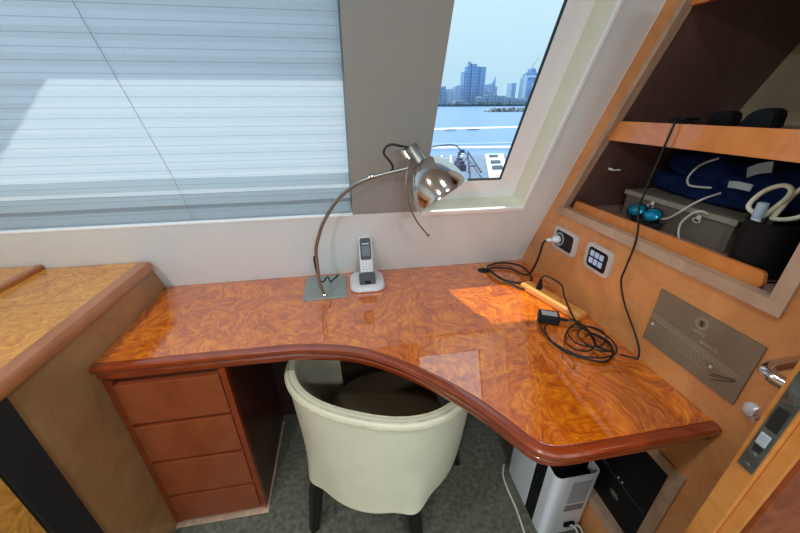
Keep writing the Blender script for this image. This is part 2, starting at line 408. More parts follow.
b = BM(); prism(b, [(-1.058, zt+.001), (-1.048, zt+.001), (-1.046, zt+.014), (-1.05, zt+.019), (-1.064, zt+.019), (-1.058, zt+.012)], -.7, 1.205, lambda u, v, h: (u, h, v)); obj('cover_edge', b, 'edge', cv)
b = BM(); bx(b, XL+.0005, XL+.012, .54, .622, 0, .903, .002); obj('black_upright', b, 'blackmatte', co)
b = BM(); bx(b, XL+.0005, XL+.006, -.6, .538, 0, .903, .001); obj('near_panel', b, 'console', co)
b = BM(); cyl(b, (-1.22, 1.02, zt+.016), (-1.22, 1.02, zt+.024), .02); obj('flush_pull', b, 'black', cv, smooth=True)

# ---------------------------------------------------------------- desk
front = [(-.7345, .820), (-.64, .818), (-.45, .8175), (-.312, .815), (-.17, .809), (-.025, .775), (.085, .71), (.18, .626), (.257, .54), (.310, .459), (.338, .412), (.366, .387), (.412, .375), (.525, .374), (.65, .3745), (.7785, .375)]
fs = spline([(x, y, 0) for x, y in front], 8)
nrm = []
for i in range(len(fs)):
    t = (fs[min(i+1, len(fs)-1)]-fs[max(i-1, 0)]).normalized()
    if i == 0 or i == len(fs)-1: t = Vector((1, 0, 0))
    nrm.append(Vector((-t.y, t.x, 0)))
def inset(i, d):
    p = fs[i]+nrm[i]*d; p.x = min(max(p.x, XL+.0008), XR-.0008); return p
dk = thing('built_in_desk', 'glossy orange burl desk top with a curved cut-out front edge', 'desk', (0, 1.0, 0))
b = BM()
r0 = [b.verts.new((*inset(i, .024).xy, ZD)) for i in range(len(fs))]
r1 = [b.verts.new((v.co.x, v.co.y, ZD-.03)) for v in r0]
bk = [b.verts.new((x, YB-.001, ZD)) for x in (XR-.0008, XL+.0008)]; bk2 = [b.verts.new((v.co.x, v.co.y, ZD-.03)) for v in bk]
f1 = b.faces.new(r0+bk); f2 = b.faces.new((r1+bk2)[::-1])
al, bl2 = r0+bk, r1+bk2
for i in range(len(al)):
    j = (i+1) % len(al); b.faces.new((al[j], al[i], bl2[i], bl2[j]))
bmesh.ops.triangulate(b, faces=[f1, f2])
obj('desk_top', b, 'desk', dk)
b = BM()
prof = [(.0242, ZD), (.0222, ZD-.0022), (.0205, ZD), (.010, ZD+.0004), (.004, ZD-.0018), (.0005, ZD-.006), (0, ZD-.015), (.002, ZD-.022), (.007, ZD-.027), (.014, ZD-.029), (.0155, ZD-.034), (.012, ZD-.038), (.0115, ZD-.048), (.016, ZD-.057), (.024, ZD-.062), (.04, ZD-.062), (.0242, ZD-.03)]
rows = [[b.verts.new((*inset(i, d).xy, z)) for d, z in prof] for i in range(len(fs))]
for a, c in zip(rows, rows[1:]):
    for k in range(len(prof)):
        l = (k+1) % len(prof); b.faces.new((a[k], c[k], c[l], a[l]))
b.faces.new(rows[0]); b.faces.new(rows[-1][::-1])
bmesh.ops.recalc_face_normals(b, faces=b.faces[:])
obj('edge_molding', b, 'mahogany', dk, smooth=True, angle=30)
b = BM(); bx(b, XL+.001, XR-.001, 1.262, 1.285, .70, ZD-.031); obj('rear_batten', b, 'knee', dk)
b = BM(); cyl(b, (.562, 1.207, ZD), (.562, 1.207, ZD+.002), .024, 24); obj('cable_grommet', b, 'blackmatte', dk, smooth=True)

dc = thing('drawer_cabinet', 'dark mahogany four-drawer pedestal under the left end of the desk', 'drawers', (-.56, 1.0, 0))
b = BM(); bx(b, XL+.001, -.402, .858, 1.255, .012, ZD-.064, .001); obj('body', b, 'carcass', dc)
for x0, x1 in ((XL+.001, -.711), (-.421, -.402)):
    b = BM(); bx(b, x0, x1, .838, .8575, .012, ZD-.064, .0015); obj('stile', b, 'mahogany', dc)
for z0, z1 in ((.553, .712), (.373, .538), (.187, .358), (.028, .172)):
    b = BM(); bx(b, -.710, -.422, .832, .8575, z0, z1, .003); obj('drawer', b, 'drawer', dc)
b = BM(); bx(b, XL+.001, -.396, .824, 1.25, 0, .006, .002); obj('base_strip', b, 'bead', dc)

# ---------------------------------------------------------------- wall cabinet on the right
cb = thing('wall_cabinet', 'open wooden wall cabinet with shelves recessed in the right wall', 'cabinet', (1.0, .75, 1.09))
b = BM(); ring(b, [(.414, 1.108), (1.058, 1.108), (lean_y(1.93, 1.058), 1.93), (.414, 1.93)], [(.387, 1.081), (1.088, 1.081), (lean_y(1.96, 1.088, 1.081), 1.96), (.387, 1.96)], XR-.009, XR+.016, XP)
obj('face_frame', b, 'bead', cb)
b = BM(); bx(b, XR+.0165, 1.172, .41, lean_y(1.1)-.001, 1.088, 1.1025); obj('bottom_panel', b, 'cabfloor', cb)
b = BM(); prism(b, [(lean_y(1.09), 1.09), (lean_y(1.94), 1.94), (lean_y(1.94)+.014, 1.94), (lean_y(1.09)+.014, 1.09)], XR+.0165, 1.172, XP); obj('left_panel', b, 'dark', cb)
b = BM(); bx(b, XR+.0165, 1.172, .395, .4095, 1.09, 1.94); obj('right_panel', b, 'dark', cb)
b = BM(); prism(b, [(.395, 1.085), (lean_y(1.085)+.014, 1.085), (lean_y(1.95)+.014, 1.95), (.395, 1.95)], 1.1725, 1.184, XP); obj('back_panel', b, 'beige', cb)
b = BM(); bx(b, XR+.0165, 1.172, .41, lean_y(1.94)-.001, 1.94, 1.95); obj('top_panel', b, 'dark', cb)
b = BM(); prism(b, [(1.046, 1.1027), (.456, 1.1027), (.452, 1.107), (.450, 1.118), (.454, 1.133), (.458, 1.138), (.466, 1.139), (1.036, 1.1345)][::-1], .800, .812, XP, bev=.0015); obj('front_lip', b, 'orange', cb)
for z0, z1 in ((1.344, 1.397), (1.636, 1.69)):
    b = BM(); bx(b, .802, 1.171, .411, lean_y(z1)-.004, z1-.024, z1-.009); sh = obj('shelf', b, 'dark', cb)
    b = BM(); prism(b, [(.411, z0), (lean_y(z0)+.004, z0), (lean_y(z0)-.010, z0+.014), (lean_y(z1)-.006, z1), (.411, z1)], .786, .8015, XP, bev=.0015); obj('shelf_front', b, 'orange', sh)
b = BM(); cyl(b, (.86, lean_y(1.25)-.001, 1.25), (.86, lean_y(1.25)-.012, 1.25), .004, 10); bx(b, .875, .90, lean_y(1.245)-.007, lean_y(1.245)-.001, 1.243, 1.248); obj('shelf_pin', b, 'white', cb)

# ---------------------------------------------------------------- things in the cabinet
ZS = 1.103
bo = thing('document_box', 'flat taupe document box with string closure lying in the lower compartment', 'box', (1.03, .82, ZS))
b = BM(); bx(b, .920, 1.16, .618, .955, ZS, 1.184, .002); obj('box_body', b, 'taupe', bo)
b = BM(); bx(b, .914, 1.162, .612, .960, 1.1845, 1.188, .001); bx(b, .914, .919, .612, .960, 1.174, 1.1845, .001); obj('flap', b, 'taupelight', bo)
for y in (.70, .845):
    b = BM(); cyl(b, (.9138, y, 1.170), (.911, y, 1.170), .006, 14)
    tube(b, [(.911, y, 1.170), (.909, y+.012, 1.163), (.911, y+.004, 1.156), (.910, y-.008, 1.160), (.911, y, 1.168)], .0012, 6, 5)
    obj('string_closure', b, 'cable_white', bo, smooth=True)

def lump(b, cx, cy, cz, sx, sy, sz, seed, amp=.10, p=.45, fr=14):
    t = bmesh.new(); bmesh.ops.create_icosphere(t, subdivisions=5, radius=1)
    for v in t.verts:
        c = v.co; q = Vector([math.copysign(abs(k)**p, k) for k in c])
        q = Vector((q.x*sx, q.y*sy, q.z*sz)); w = Vector((cx, cy, cz))+q
        n = noise.noise(w*fr+Vector((seed, 0, 0)))+.5*noise.noise(w*fr*2.3+Vector((0, seed, 0)))
        q = q*(1+amp*n); q.z += abs(sz)*.5*amp*math.sin(w.y*60+seed)*(1 if c.z > 0 else .2)
        v.co = Vector((cx, cy, cz))+q
    lo = min(v.co.z for v in t.verts)
    for v in t.verts:
        if v.co.z < cz-sz*.8: v.co.z = cz-sz*.8
    merge(b, t)
cl = thing('folded_clothes', 'pile of folded navy blue clothes with pale tags on top of the taupe box', 'clothes', (1.05, .78, 1.189))
b = BM(); lump(b, 1.065, .785, 1.222, .095, .170, .032, 3.1); lump(b, 1.065, .70, 1.265, .095, .11, .045, 9.2, p=.6); obj('lower_garment', b, 'navy', cl, smooth=True, angle=180)
b = BM(); lump(b, 1.065, .82, 1.280, .09, .115, .040, 5.3, .15, .6); lump(b, 1.05, .61, 1.262, .09, .085, .058, 7.7, .15, .7); obj('upper_garment', b, 'navy', cl, smooth=True, angle=180)
b = BM(); tube(b, [(.958, .70, 1.225), (.951, .725, 1.25), (.956, .718, 1.275), (.965, .69, 1.28)], .004, 8, 6); obj('hem_roll', b, 'navy', cl, smooth=True)
def strap(b, pts, w, th=.0015):
    P = spline(pts, 6)
    for a, c in zip(P, P[1:]):
        m = frame_to((a+c)/2, c-a, w); bx(b, -.5*Vector(w).length, .5*Vector(w).length, -th, th, -(c-a).length*.55, (c-a).length*.55, mat=m)
for pts, w in (([(.93, .676, 1.261), (.925, .655, 1.264), (.932, .628, 1.262)], (0, 0, .016)), ([(.955, .665, 1.29), (.945, .64, 1.303), (.94, .612, 1.312)], (0, 0, .024))):
    b = BM(); strap(b, pts, w); obj('fabric_tag', b, 'tagw', cl)
o = BM(); tube(o, [(.965, .75, 1.312), (.948, .775, 1.292), (.935, .785, 1.262), (.931, .775, 1.241), (.935, .75, 1.239), (.94, .72, 1.243)], .0026, 8); tag(obj('earphone_cable', o, 'cable_white', loc=(.94, .76, 1.24), smooth=True), 'white cable loop hanging over the front of the navy clothes', 'cable')
o = BM(); tube(o, [(.935, .69, 1.236), (.908, .70, 1.222), (.899, .722, 1.198), (.896, .747, 1.168), (.90, .773, 1.146), (.888, .785, 1.142), (.872, .80, 1.140)], .0026, 8); tag(obj('charging_cable', o, 'cable_white', loc=(.9, .75, 1.12), smooth=True), 'white cable running down the box front to the cyan goggles', 'cable')
o = BM(); tube(o, [(.914, .684, 1.1845), (.9, .692, 1.19), (.896, .709, 1.178), (.893, .724, 1.15), (.892, .722, 1.125), (.895, .716, 1.106)], .0026, 8); tag(obj('charging_cable', o, 'cable_white', loc=(.9, .7, 1.106), smooth=True), 'short white cable hooked over the box front, right of the other cables', 'cable')

cup = thing('pen_cup', 'black leather pen cup holding scissors at the right end of the cabinet', 'pen holder', (.86, .525, ZS))
CM = Matrix.Translation((.865, .513, ZS)) @ Matrix.Diagonal((.96, .94, 1, 1))
b = BM(); lathe(b, [(0, 0), (.050, 0), (.053, .004), (.053, .010), (.0505, .012), (.051, .114), (.052, .118), (.049, .120), (.047, .118), (.046, .02), (0, .02)], 40, CM, .98); obj('cup_body', b, 'black', cup, smooth=True)
b = BM(); lathe(b, [(.0535, .005), (.0545, .006), (.0545, .009), (.0535, .010)], 40, CM, .98); obj('base_band', b, 'chrome', cup, smooth=True)
sc = thing('scissors', 'scissors with ivory plastic handles standing in the black pen cup', 'scissors', (.868, .53, ZS+.03))
for nm, pts in (('handle', [(.868, .541, 1.222), (.868, .568, 1.229), (.868, .575, 1.243), (.868, .560, 1.273), (.868, .535, 1.290), (.868, .519, 1.286), (.868, .519, 1.268), (.868, .534, 1.238), (.868, .541, 1.222)]), ('handle', [(.874, .530, 1.222), (.874, .524, 1.243), (.874, .516, 1.275), (.874, .500, 1.295), (.874, .478, 1.292), (.874, .470, 1.270), (.874, .487, 1.240), (.874, .510, 1.226), (.874, .530, 1.222)])):
    b = BM(); tube(b, pts, .0048, 10, 6); obj(nm, b, 'scissor', sc, smooth=True)
for x, y in ((.868, .541), (.874, .530)):
    b = BM(); prism(b, [(y-.006, 1.224), (y+.006, 1.224), (y+.002, 1.14), (y, 1.13), (y-.002, 1.14)], x-.0012, x+.0012, XP); obj('blade', b, 'satin', sc)
gs = thing('glue_stick', 'pale blue capped glue stick standing beside the scissors in the cup', 'glue stick', (.855, .545, ZS+.03))
b = BM(); cyl(b, (.85, .540, 1.14), (.85, .540, 1.222), .0085); obj('tube', b, 'shipwhite', gs, smooth=True)
b = BM(); cyl(b, (.85, .540, 1.2225), (.85, .540, 1.254), .0092); obj('cap', b, 'glue', gs, smooth=True)
b = BM(); lump(b, .93, .455, 1.13, .028, .022, .026, 2, .2, .8); lump(b, .935, .452, 1.17, .02, .018, .02, 4, .2, .8); tag(obj('cloth_pouch', b, 'pinkred', loc=(.93, .455, 1.11), smooth=True), 'small dull red pouch in the dark corner behind the pen cup', 'pouch')

gg = thing('goggles', 'blue mirrored goggles lying in front of the taupe box', 'goggles', (.885, .84, ZS))
b = BM(); lump(b, .893, .832, 1.118, .02, .05, .016, 1.5, .1, .8, 8); obj('soft_case', b, 'blackmatte', gg, smooth=True)
for cy in (.803, .860):
    b = BM(); GMx = frame_to((.880, cy, 1.147), (-.75, 0, .66), (0, 1, 0))
    lathe(b, [(0, .014), (.014, .012), (.024, .007), (.028, 0), (.026, -.001), (0, -.001)], 24, GMx, .74); obj('lens', b, 'cyan', gg, smooth=True)
    b = BM(); lathe(b, [(.0281, -.001), (.0305, 0), (.0305, .003), (.0281, .004)], 24, GMx, .76); obj('frame', b, 'black', gg, smooth=True)
b = BM(); tube(b, [(.885, .80, 1.125), (.90, .79, 1.13), (.905, .83, 1.155), (.905, .88, 1.15), (.895, .905, 1.128), (.886, .893, 1.122)], .003, 8); obj('head_strap', b, 'shipdark', gg, smooth=True)
for k, (a, c, m, lb) in enumerate((((.85, .93, 1.109), (.835, .80, 1.109), 'black', 'black pen lying behind the orange lip in front of the goggles'), ((.838, .79, 1.109), (.862, .735, 1.109), 'black', 'short black pen lying right of the goggles near the cable end'), ((.872, .965, 1.109), (.86, .905, 1.109), 'shipdark', 'dark grey pen in the left corner of the lower compartment'))):
    b = BM(); cyl(b, a, c, .005, 12); p = obj('pen', b, m, loc=a, smooth=True); tag(p, lb, 'pen', 'pens in the lower compartment')
    b = BM(); d = (Vector(c)-Vector(a)).normalized(); cyl(b, Vector(a)+d*.012+Vector((0, 0, .0053)), Vector(a)+d*.045+Vector((0, 0, .0053)), .0012, 8); obj('clip', b, 'chrome', p, smooth=True)
# upper shelf
ZU = 1.3885
def case_(cx, y0, y1, h, lb, pf):
    pts = [(y0+(y1-y0)*u, ZU+h*v) for u, v in pf]
    b = BM(); prism(b, pts, cx-.016, cx+.016, XP, bev=.004); return tag(obj('sunglasses_case', b, 'black', loc=(cx, (y0+y1)/2, ZU)), lb, 'case')
case_(.93, .716, .778, .036, 'small black sunglasses case on the upper shelf, nearer the window', [(0, 0), (0, .75), (.1, .95), (.25, 1), (.75, .96), (.93, .7), (1, 0)])
case_(.93, .628, .704, .042, 'larger black sunglasses case on the upper shelf with a sloped end', [(0, 0), (.03, .8), (.12, .97), (.3, 1), (.6, .93), (.8, .65), (1, 0)])
ad = thing('plug_adapter', 'small black adapter lying on the upper shelf where the cord starts', 'adapter', (.86, .76, ZU))
b = BM(); bx(b, .83, .87, .755, .80, ZU, ZU+.02, .004); obj('adapter_body', b, 'black', ad)
b = BM(); bx(b, .838, .862, .748, .7545, ZU+.006, ZU+.014, .001); obj('connector', b, 'satin', ad)
b = BM(); tube(b, [(.84, .742, 1.399), (.80, .735, 1.4035), (.781, .733, 1.4035), (.7755, .732, 1.385), (.775, .738, 1.33), (.772, .745, 1.25), (.767, .745, 1.19), (.765, .726, 1.14), (.765, .72, 1.09), (.768, .728, 1.02), (.768, .728, .976), (.766, .69, .92), (.764, .635, .87), (.76, .60, .835), (.754, .590, .812), (.745, .597, .811), (.733, .606, .810), (.722, .614, .8105)], .0026, 8)
tag(obj('hanging_cable', b, 'rubber', loc=(.77, .7, 1.0), smooth=True), 'thin black cord hanging from the upper shelf down to the desk', 'cord')

# ---------------------------------------------------------------- sockets and panel on the wall
def bezel(name, label, cat, y0, y1, z0, z1):
    t = thing(name, label, cat, (XR, (y0+y1)/2, z0))
    n = 6; r = .018; P = []
    for cx, cy, a0 in ((y1-r, z1-r, 0), (y0+r, z1-r, 90), (y0+r, z0+r, 180), (y1-r, z0+r, 270)):
        for k in range(n+1):
            a = math.radians(a0+90*k/n); P.append((cx+r*math.cos(a), cy+r*math.sin(a)))
    def scl(f): return [((y0+y1)/2+(u-(y0+y1)/2)*f, (z0+z1)/2+(v-(z0+z1)/2)*f) for u, v in P]
    b = BM(); A, B_, D = [[b.verts.new((x, u, v)) for u, v in scl(f)] for f, x in ((1, XR), (.97, XR-.006), (.74, XR-.0075))]
    E_ = [b.verts.new((XR-.001, u, v)) for u, v in scl(.73)]
    for q1, q2 in ((A, B_), (B_, D), (D, E_)):
        for i in range(len(P)): j = (i+1) % len(P); b.faces.new((q1[i], q1[j], q2[j], q2[i]))
    bmesh.ops.recalc_face_normals(b, faces=b.faces[:]); obj('bezel', b, 'satinlight', t, smooth=True)
    b = BM(); prism(b, scl(.73), XR-.005, XR-.0008, XP); obj('face', b, 'black', t)
    return t
so = bezel('power_outlet', 'chrome framed wall outlet with a white plug in it, nearest the window wall', 'outlet', .947, 1.086, .948, 1.034)
b = BM(); lathe(b, [(0, 0), (.018, 0), (.021, .001), (.023, .003), (.025, .0035), (.026, 0)], 28, frame_to((XR-.0052, 1.043, .99), (-1, 0, 0), (0, 1, 0))); obj('round_socket', b, 'gadgetgrey', so, smooth=True)
b = BM(); lathe(b, [(0, .0008), (.018, .0008), (.0185, 0), (0, 0)], 28, frame_to((XR-.0062, 1.043, .99), (-1, 0, 0), (0, 1, 0))); obj('socket_well', b, 'phonedark', so, smooth=True)
b = BM(); bx(b, XR-.0085, XR-.0052, .966, 1.006, .970, 1.014, .001); obj('rocker_switch', b, 'blackmatte', so)
tp = bezel('control_panel', 'chrome framed touch panel with six pale icons, right of the outlet', 'control panel', .784, .902, .949, 1.039)
for k in range(6):
    y = .868-.021*(k % 3); z = 1.007-.024*(k//3)
    b = BM(); bx(b, XR-.0062, XR-.0051, y-.008, y+.008, z-.009, z+.009, .002); obj('icon_button', b, 'icon', tp)
pg = thing('plug', 'white plug with black cable in the chrome wall outlet', 'plug', (.745, 1.055, .985))
PD = frame_to((.7709, 1.043, .99), (-1, .12, -.1), (0, 1, 0))
b = BM(); lathe(b, [(0, 0), (.015, 0), (.017, .004), (.016, .014), (.010, .022), (.007, .040), (.005, .048), (0, .048)], 20, PD, .8); obj('plug_body', b, 'shipwhite', pg, smooth=True)
b = BM(); lathe(b, [(.0075, .026), (.0105, .029), (.0075, .032)], 20, PD, .9); obj('grip_ring', b, 'gadgetgrey', pg, smooth=True)
z = ZD+.0072
b = BM(); tube(b, [(.728, 1.048, .985), (.715, 1.05, .975), (.713, 1.055, .93), (.715, 1.075, .87), (.712, 1.10, .82), (.70, 1.14, .802), (.68, 1.19, z), (.64, 1.205, z), (.60, 1.21, z), (.582, 1.18, z+.003), (.60, 1.10, z+.003), (.655, 1.065, z), (.715, 1.080, z), (.735, 1.13, z), (.728, 1.19, z+.008), (.70, 1.24, z+.002), (.655, 1.255, z), (.605, 1.24, z), (.578, 1.20, z+.008), (.585, 1.12, z+.009), (.61, 1.07, z+.004), (.634, 1.03, z), (.648, 1.012, z+.003), (.660, 1.003, .806)], .0042, 8)
tag(obj('power_cable', b, 'rubber', loc=(.66, 1.12, ZD), smooth=True), 'thick black cable looped on the desk between the wall plug and the power strip', 'cable')

# power strip
ps = thing('power_strip', 'orange tan power strip lying on the desk along the right wall', 'power strip', (.70, .91, ZD))
ang = math.atan2(.80-1.02, .742-.672)
PSM = Matrix.Translation((.7015, .918, ZD)) @ Matrix.Rotation(ang, 4, 'Z')
b = BM(); bx(b, -.130, .126, -.024, .024, 0.001, .027, .008, PSM, 3); obj('housing', b, 'strip', ps, smooth=True)
for k in range(4):
    b = BM(); u = -.082+.055*k
    for du, dv in ((0, .007), (0, -.007), (.011, 0)):
        bx(b, u+du-.0035, u+du+.0035, dv-.0012, dv+.0012, .0270, .0274, mat=PSM)
    obj('socket', b, 'slot', ps)
sp = PSM @ Vector((-.060, .0, .0274))
pk = thing('cord_plug', 'black plug standing in the top of the orange power strip', 'plug', sp)
b = BM(); lathe(b, [(0, 0), (.0105, 0), (.0115, .003), (.0115, .014), (.008, .020), (.007, .034), (.0045, .040), (0, .040)], 18, Matrix.Translation(sp), .8); obj('plug_body', b, 'black', pk, smooth=True)
tip = sp+Vector((0, 0, .041))
b = BM(); tube(b, [tip, tip+Vector((.006, -.002, .012)), tip+Vector((.02, -.01, .014)), (.735, .93, .86), (.728, .89, .836), (.714, .85, .83), (.702, .82, .829), (.70, .79, .815), (.705, .76, .802), (.722, .72, .80), (.735, .68, .80), (.72, .635, .802), (.67, .605, .80), (.62, .625, .802), (.585, .665, .80), (.572, .72, .802), (.585, .765, .806), (.602, .785, .811)], .0028, 8)
tag(obj('adapter_cord', b, 'rubber', loc=(.68, .75, ZD), smooth=True), 'black cord running from the strip plug round to the charger brick', 'cord')
# charger brick
BMx = Matrix.Translation((.627, .815, ZD)) @ Matrix.Rotation(math.radians(-25), 4, 'Z')
ch = thing('charger_brick', 'black laptop charger brick in front of the power strip', 'charger', (.627, .815, ZD))
b = BM(); bx(b, -.032, .032, -.024, .024, .001, .030, .005, BMx, 3); obj('brick_body', b, 'black', ch, smooth=True)
b = BM(); bx(b, -.024, .024, -.014, .014, .0301, .0308, mat=BMx); obj('rating_label', b, 'gadgetgrey', ch)
b = BM(); q = BMx @ Vector((.032, .0, .015)); cyl(b, q, BMx @ Vector((.058, .0, .013)), .006, 12, .004); obj('strain_relief', b, 'rubber', ch, smooth=True)
z = ZD+.0085
b = BM(); q1 = BMx @ Vector((-.034, -.01, .012))
tube(b, [q1, q1+Vector((-.006, -.02, -.004)), (.575, .76, z), (.575, .70, z), (.61, .64, z), (.66, .612, z+.006), (.715, .622, z+.007), (.745, .67, z+.006), (.735, .73, z+.006), (.69, .765, z+.006), (.64, .735, z+.006), (.606, .69, z+.006), (.612, .655, z+.007), (.65, .645, z+.005), (.69, .672, z+.006), (.70, .72, z+.008), (.67, .75, z+.010), (.632, .72, z+.012), (.63, .67, z+.012), (.68, .65, z+.012), (.73, .68, z+.012), (.74, .72, z+.012), (.70, .74, z+.014), (.65, .70, z+.016), (.655, .64, z+.016), (.70, .625, z+.014), (.72, .66, z+.016), (.70, .70, z+.018), (.665, .69, z+.018)], .0024, 8)
tag(obj('charger_cable', b, 'rubber', loc=(.66, .69, ZD), smooth=True), 'tangled coil of thin black charger cable on the right end of the desk', 'cable')
b = BM(); q = BMx @ Vector((.059, 0, .013)); tube(b, [q, (.70, .775, .812), (.712, .74, .806), (.70, .70, .807), (.685, .66, .808), (.70, .635, .81)], .0034, 8)
tag(obj('output_cable', b, 'rubber', loc=(.7, .72, ZD), smooth=True), 'thicker black lead leaving the end of the charger brick', 'cable')

# ---------------------------------------------------------------- plaque
pq = thing('metal_plaque', 'bronze metal plaque engraved with an emblem and lines on the right wall', 'plaque', (XR, .5, .86))
b = BM(); prism(b, [(.382, .862), (.616, .862), (.616, 1.015), (.382, 1.015)], XR-.004, XR, XP, bev=.0006); obj('plate', b, 'bronze', pq)
px_ = XR-.0046
def ph(b, y0, z0, y1, z1, w, x=px_):
    d = Vector((y1-y0, z1-z0)); L_ = d.length; nn = Vector((-d.y, d.x))/L_*w/2
    prism(b, [(y0+nn.x, z0+nn.y), (y1+nn.x, z1+nn.y), (y1-nn.x, z1-nn.y), (y0-nn.x, z0-nn.y)], x, x+.001, XP)
b = BM()
for k in range(3): ph(b, .6155, .945-.0062*k, .394+.008*k, .928-.005*k, .0013)
obj('stripe_engraving', b, 'engrave', pq)
b = BM()
ph(b, .398, .917, .438, .897, .0018); ph(b, .396, .915, .442, .890, .0012); ph(b, .398, .912, .436, .882, .0018)
obj('fold_engraving', b, 'engdark', pq)
b = BM(); ey, ez = .499, .989
for r, w in ((.0135, .0012), (.0095, .0007)):
    for k in range(24):
        a, c = 2*PI*k/24, 2*PI*(k+1)/24; ph(b, ey+r*math.cos(a), ez+r*math.sin(a), ey+r*math.cos(c), ez+r*math.sin(c), w)
for k in range(16):
    a = 2*PI*k/16; ph(b, ey+.0100*math.cos(a), ez+.0100*math.sin(a), ey+.0124*math.cos(a), ez+.0124*math.sin(a), .001)
em = obj('emblem', b, 'engrave', pq)
b = BM(); ph(b, ey+.005, ez+.005, ey-.005, ez+.005, .0022, px_-.0003); ph(b, ey, ez+.005, ey, ez-.005, .0026, px_-.0003); ph(b, ey+.004, ez-.005, ey-.004, ez-.005, .0022, px_-.0003); ph(b, ey+.004, ez+.001, ey-.004, ez-.001, .0018, px_-.0003)
obj('emblem_cross', b, 'engdark', em)
# the readable word and the worn engraved letters
def letters(txt, y, z, size, mat, name, parent):
    cu = bpy.data.curves.new(name, 'FONT'); cu.body = txt; cu.size = size; cu.extrude = .0003
    tmp = bpy.data.objects.new('tmp_text', cu); C.objects.link(tmp)
    dg = bpy.context.evaluated_depsgraph_get(); me = bpy.data.meshes.new_from_object(tmp.evaluated_get(dg))
    bpy.data.objects.remove(tmp); b = BM(); b.from_mesh(me); bpy.data.meshes.remove(me)
    b.transform(Matrix(((0, 0, -1, px_+.0003), (-1, 0, 0, y), (0, 1, 0, z), (0, 0, 0, 1))))
    return obj(name, b, mat, parent)
letters('trench', .487, .9455, .0150, 'engrave', 'engraved_word', pq)
letters('HMTC', .512, .9625, .0110, 'engrave', 'engraved_letters', pq)
b = BM()
for r in range(4):
    y = .565-.01*r
    while y > .465-.004*r:
        l = random.uniform(.003, .009); ph(b, y, .921-.0075*r-(.565-y)*.05, y-l, .921-.0075*r-(.565-y+l)*.05, .0011); y -= l+.0025
obj('worn_inscription', b, 'engrave', pq)
for y, z in ((.603, .915), (.447, .915-.006)):
    b = BM(); lathe(b, [(0, .003), (.003, .0024), (.0042, 0), (0, 0)], 16, frame_to((XR-.004, y, z), (-1, 0, 0), (0, 1, 0))); obj('rivet', b, 'satinlight', pq, smooth=True)
dh = thing('door_holder', 'small satin metal door catch on the right wall below the plaque', 'door catch', (XR, .352, .878))
b = BM(); lathe(b, [(0, .012), (.009, .0105), (.016, .006), (.018, .001), (.018, 0), (0, 0)], 28, frame_to((XR, .352, .878), (-1, 0, 0), (0, 1, 0)))
t = b
for v in t.verts:
    if v.co.y < .345: v.co.y = .345+(v.co.y-.345)*.1
obj('catch_body', b, 'satinlight', dh, smooth=True)
b = BM(); cyl(b, (XR, .3415, .872), (XR-.014, .3415, .872), .006, 16); obj('catch_pin', b, 'chrome', dh, smooth=True)

# ---------------------------------------------------------------- open door (edge on)
dr = thing('door_leaf', 'open wooden door seen from its edge at the lower right', 'door', (.8, .22, .02))
b = BM(); bx(b, .560, 2.0, .2135, .243, .02, 1.74, .0015); obj('leaf', b, 'doorwood', dr)
b = BM(); bx(b, .568, 2.0, .196, .2133, .02, 1.74, .0012); obj('rebate_strip', b, 'doorwood', dr)
b = BM(); bx(b, .574, 2.0, .190, .1958, .03, 1.73, .001); obj('door_panel', b, 'doorpanel', dr)
lk = thing('tmp', '', '', (0, 0, 0)); bpy.data.objects.remove(lk)
b = BM(); bx(b, .5575, .5605, .2165, .2365, .945, 1.16, .0008); lp = obj('lock_plate', b, 'lockgrey', dr)
b = BM(); bx(b, .5545, .5575, .2205, .2325, .998, 1.019, .0012); obj('latch_bolt', b, 'gadgetgrey', lp)
b = BM(); bx(b, .5568, .5576, .2195, .2335, 1.028, 1.068, .0004); obj('dark_inset', b, 'blackmatte', lp)
b = BM(); bx(b, .5568, .5576, .2215, .2315, .984, .994, .0003); obj('bolt_hole', b, 'blackmatte', lp)
b = BM(); cyl(b, (.5575, .2265, .977), (.555, .2265, .977), .0045, 16); cyl(b, (.5575, .2265, .955), (.556, .2265, .955), .0038, 16); obj('screw', b, 'satin', lp, smooth=True)
b = BM(); prism(b, [(.220, 1.083), (.233, 1.078), (.234, 1.083), (.228, 1.088), (.233, 1.1), (.222, 1.095)], .552, .5575, XP); obj('deadbolt_hook', b, 'satin', lp)
lv = BM(); cyl(lv, (.606, .2425, 1.071), (.606, .248, 1.071), .020, 24)
tube(lv, [(.606, .247, 1.071), (.602, .262, 1.073), (.599, .276, 1.075), (.604, .285, 1.076), (.62, .289, 1.077), (.66, .290, 1.078), (.72, .290, 1.079)], .0095, 16, 8)
obj('lever_handle', lv, 'chrome', dr, smooth=True)
lv = BM(); cyl(lv, (.606, .1898, 1.071), (.606, .186, 1.071), .018, 24); tube(lv, [(.606, .187, 1.071), (.606, .165, 1.071), (.614, .155, 1.071), (.64, .152, 1.071), (.72, .152, 1.071)], .008, 14, 8)
obj('lever_handle', lv, 'chrome', dr, smooth=True)

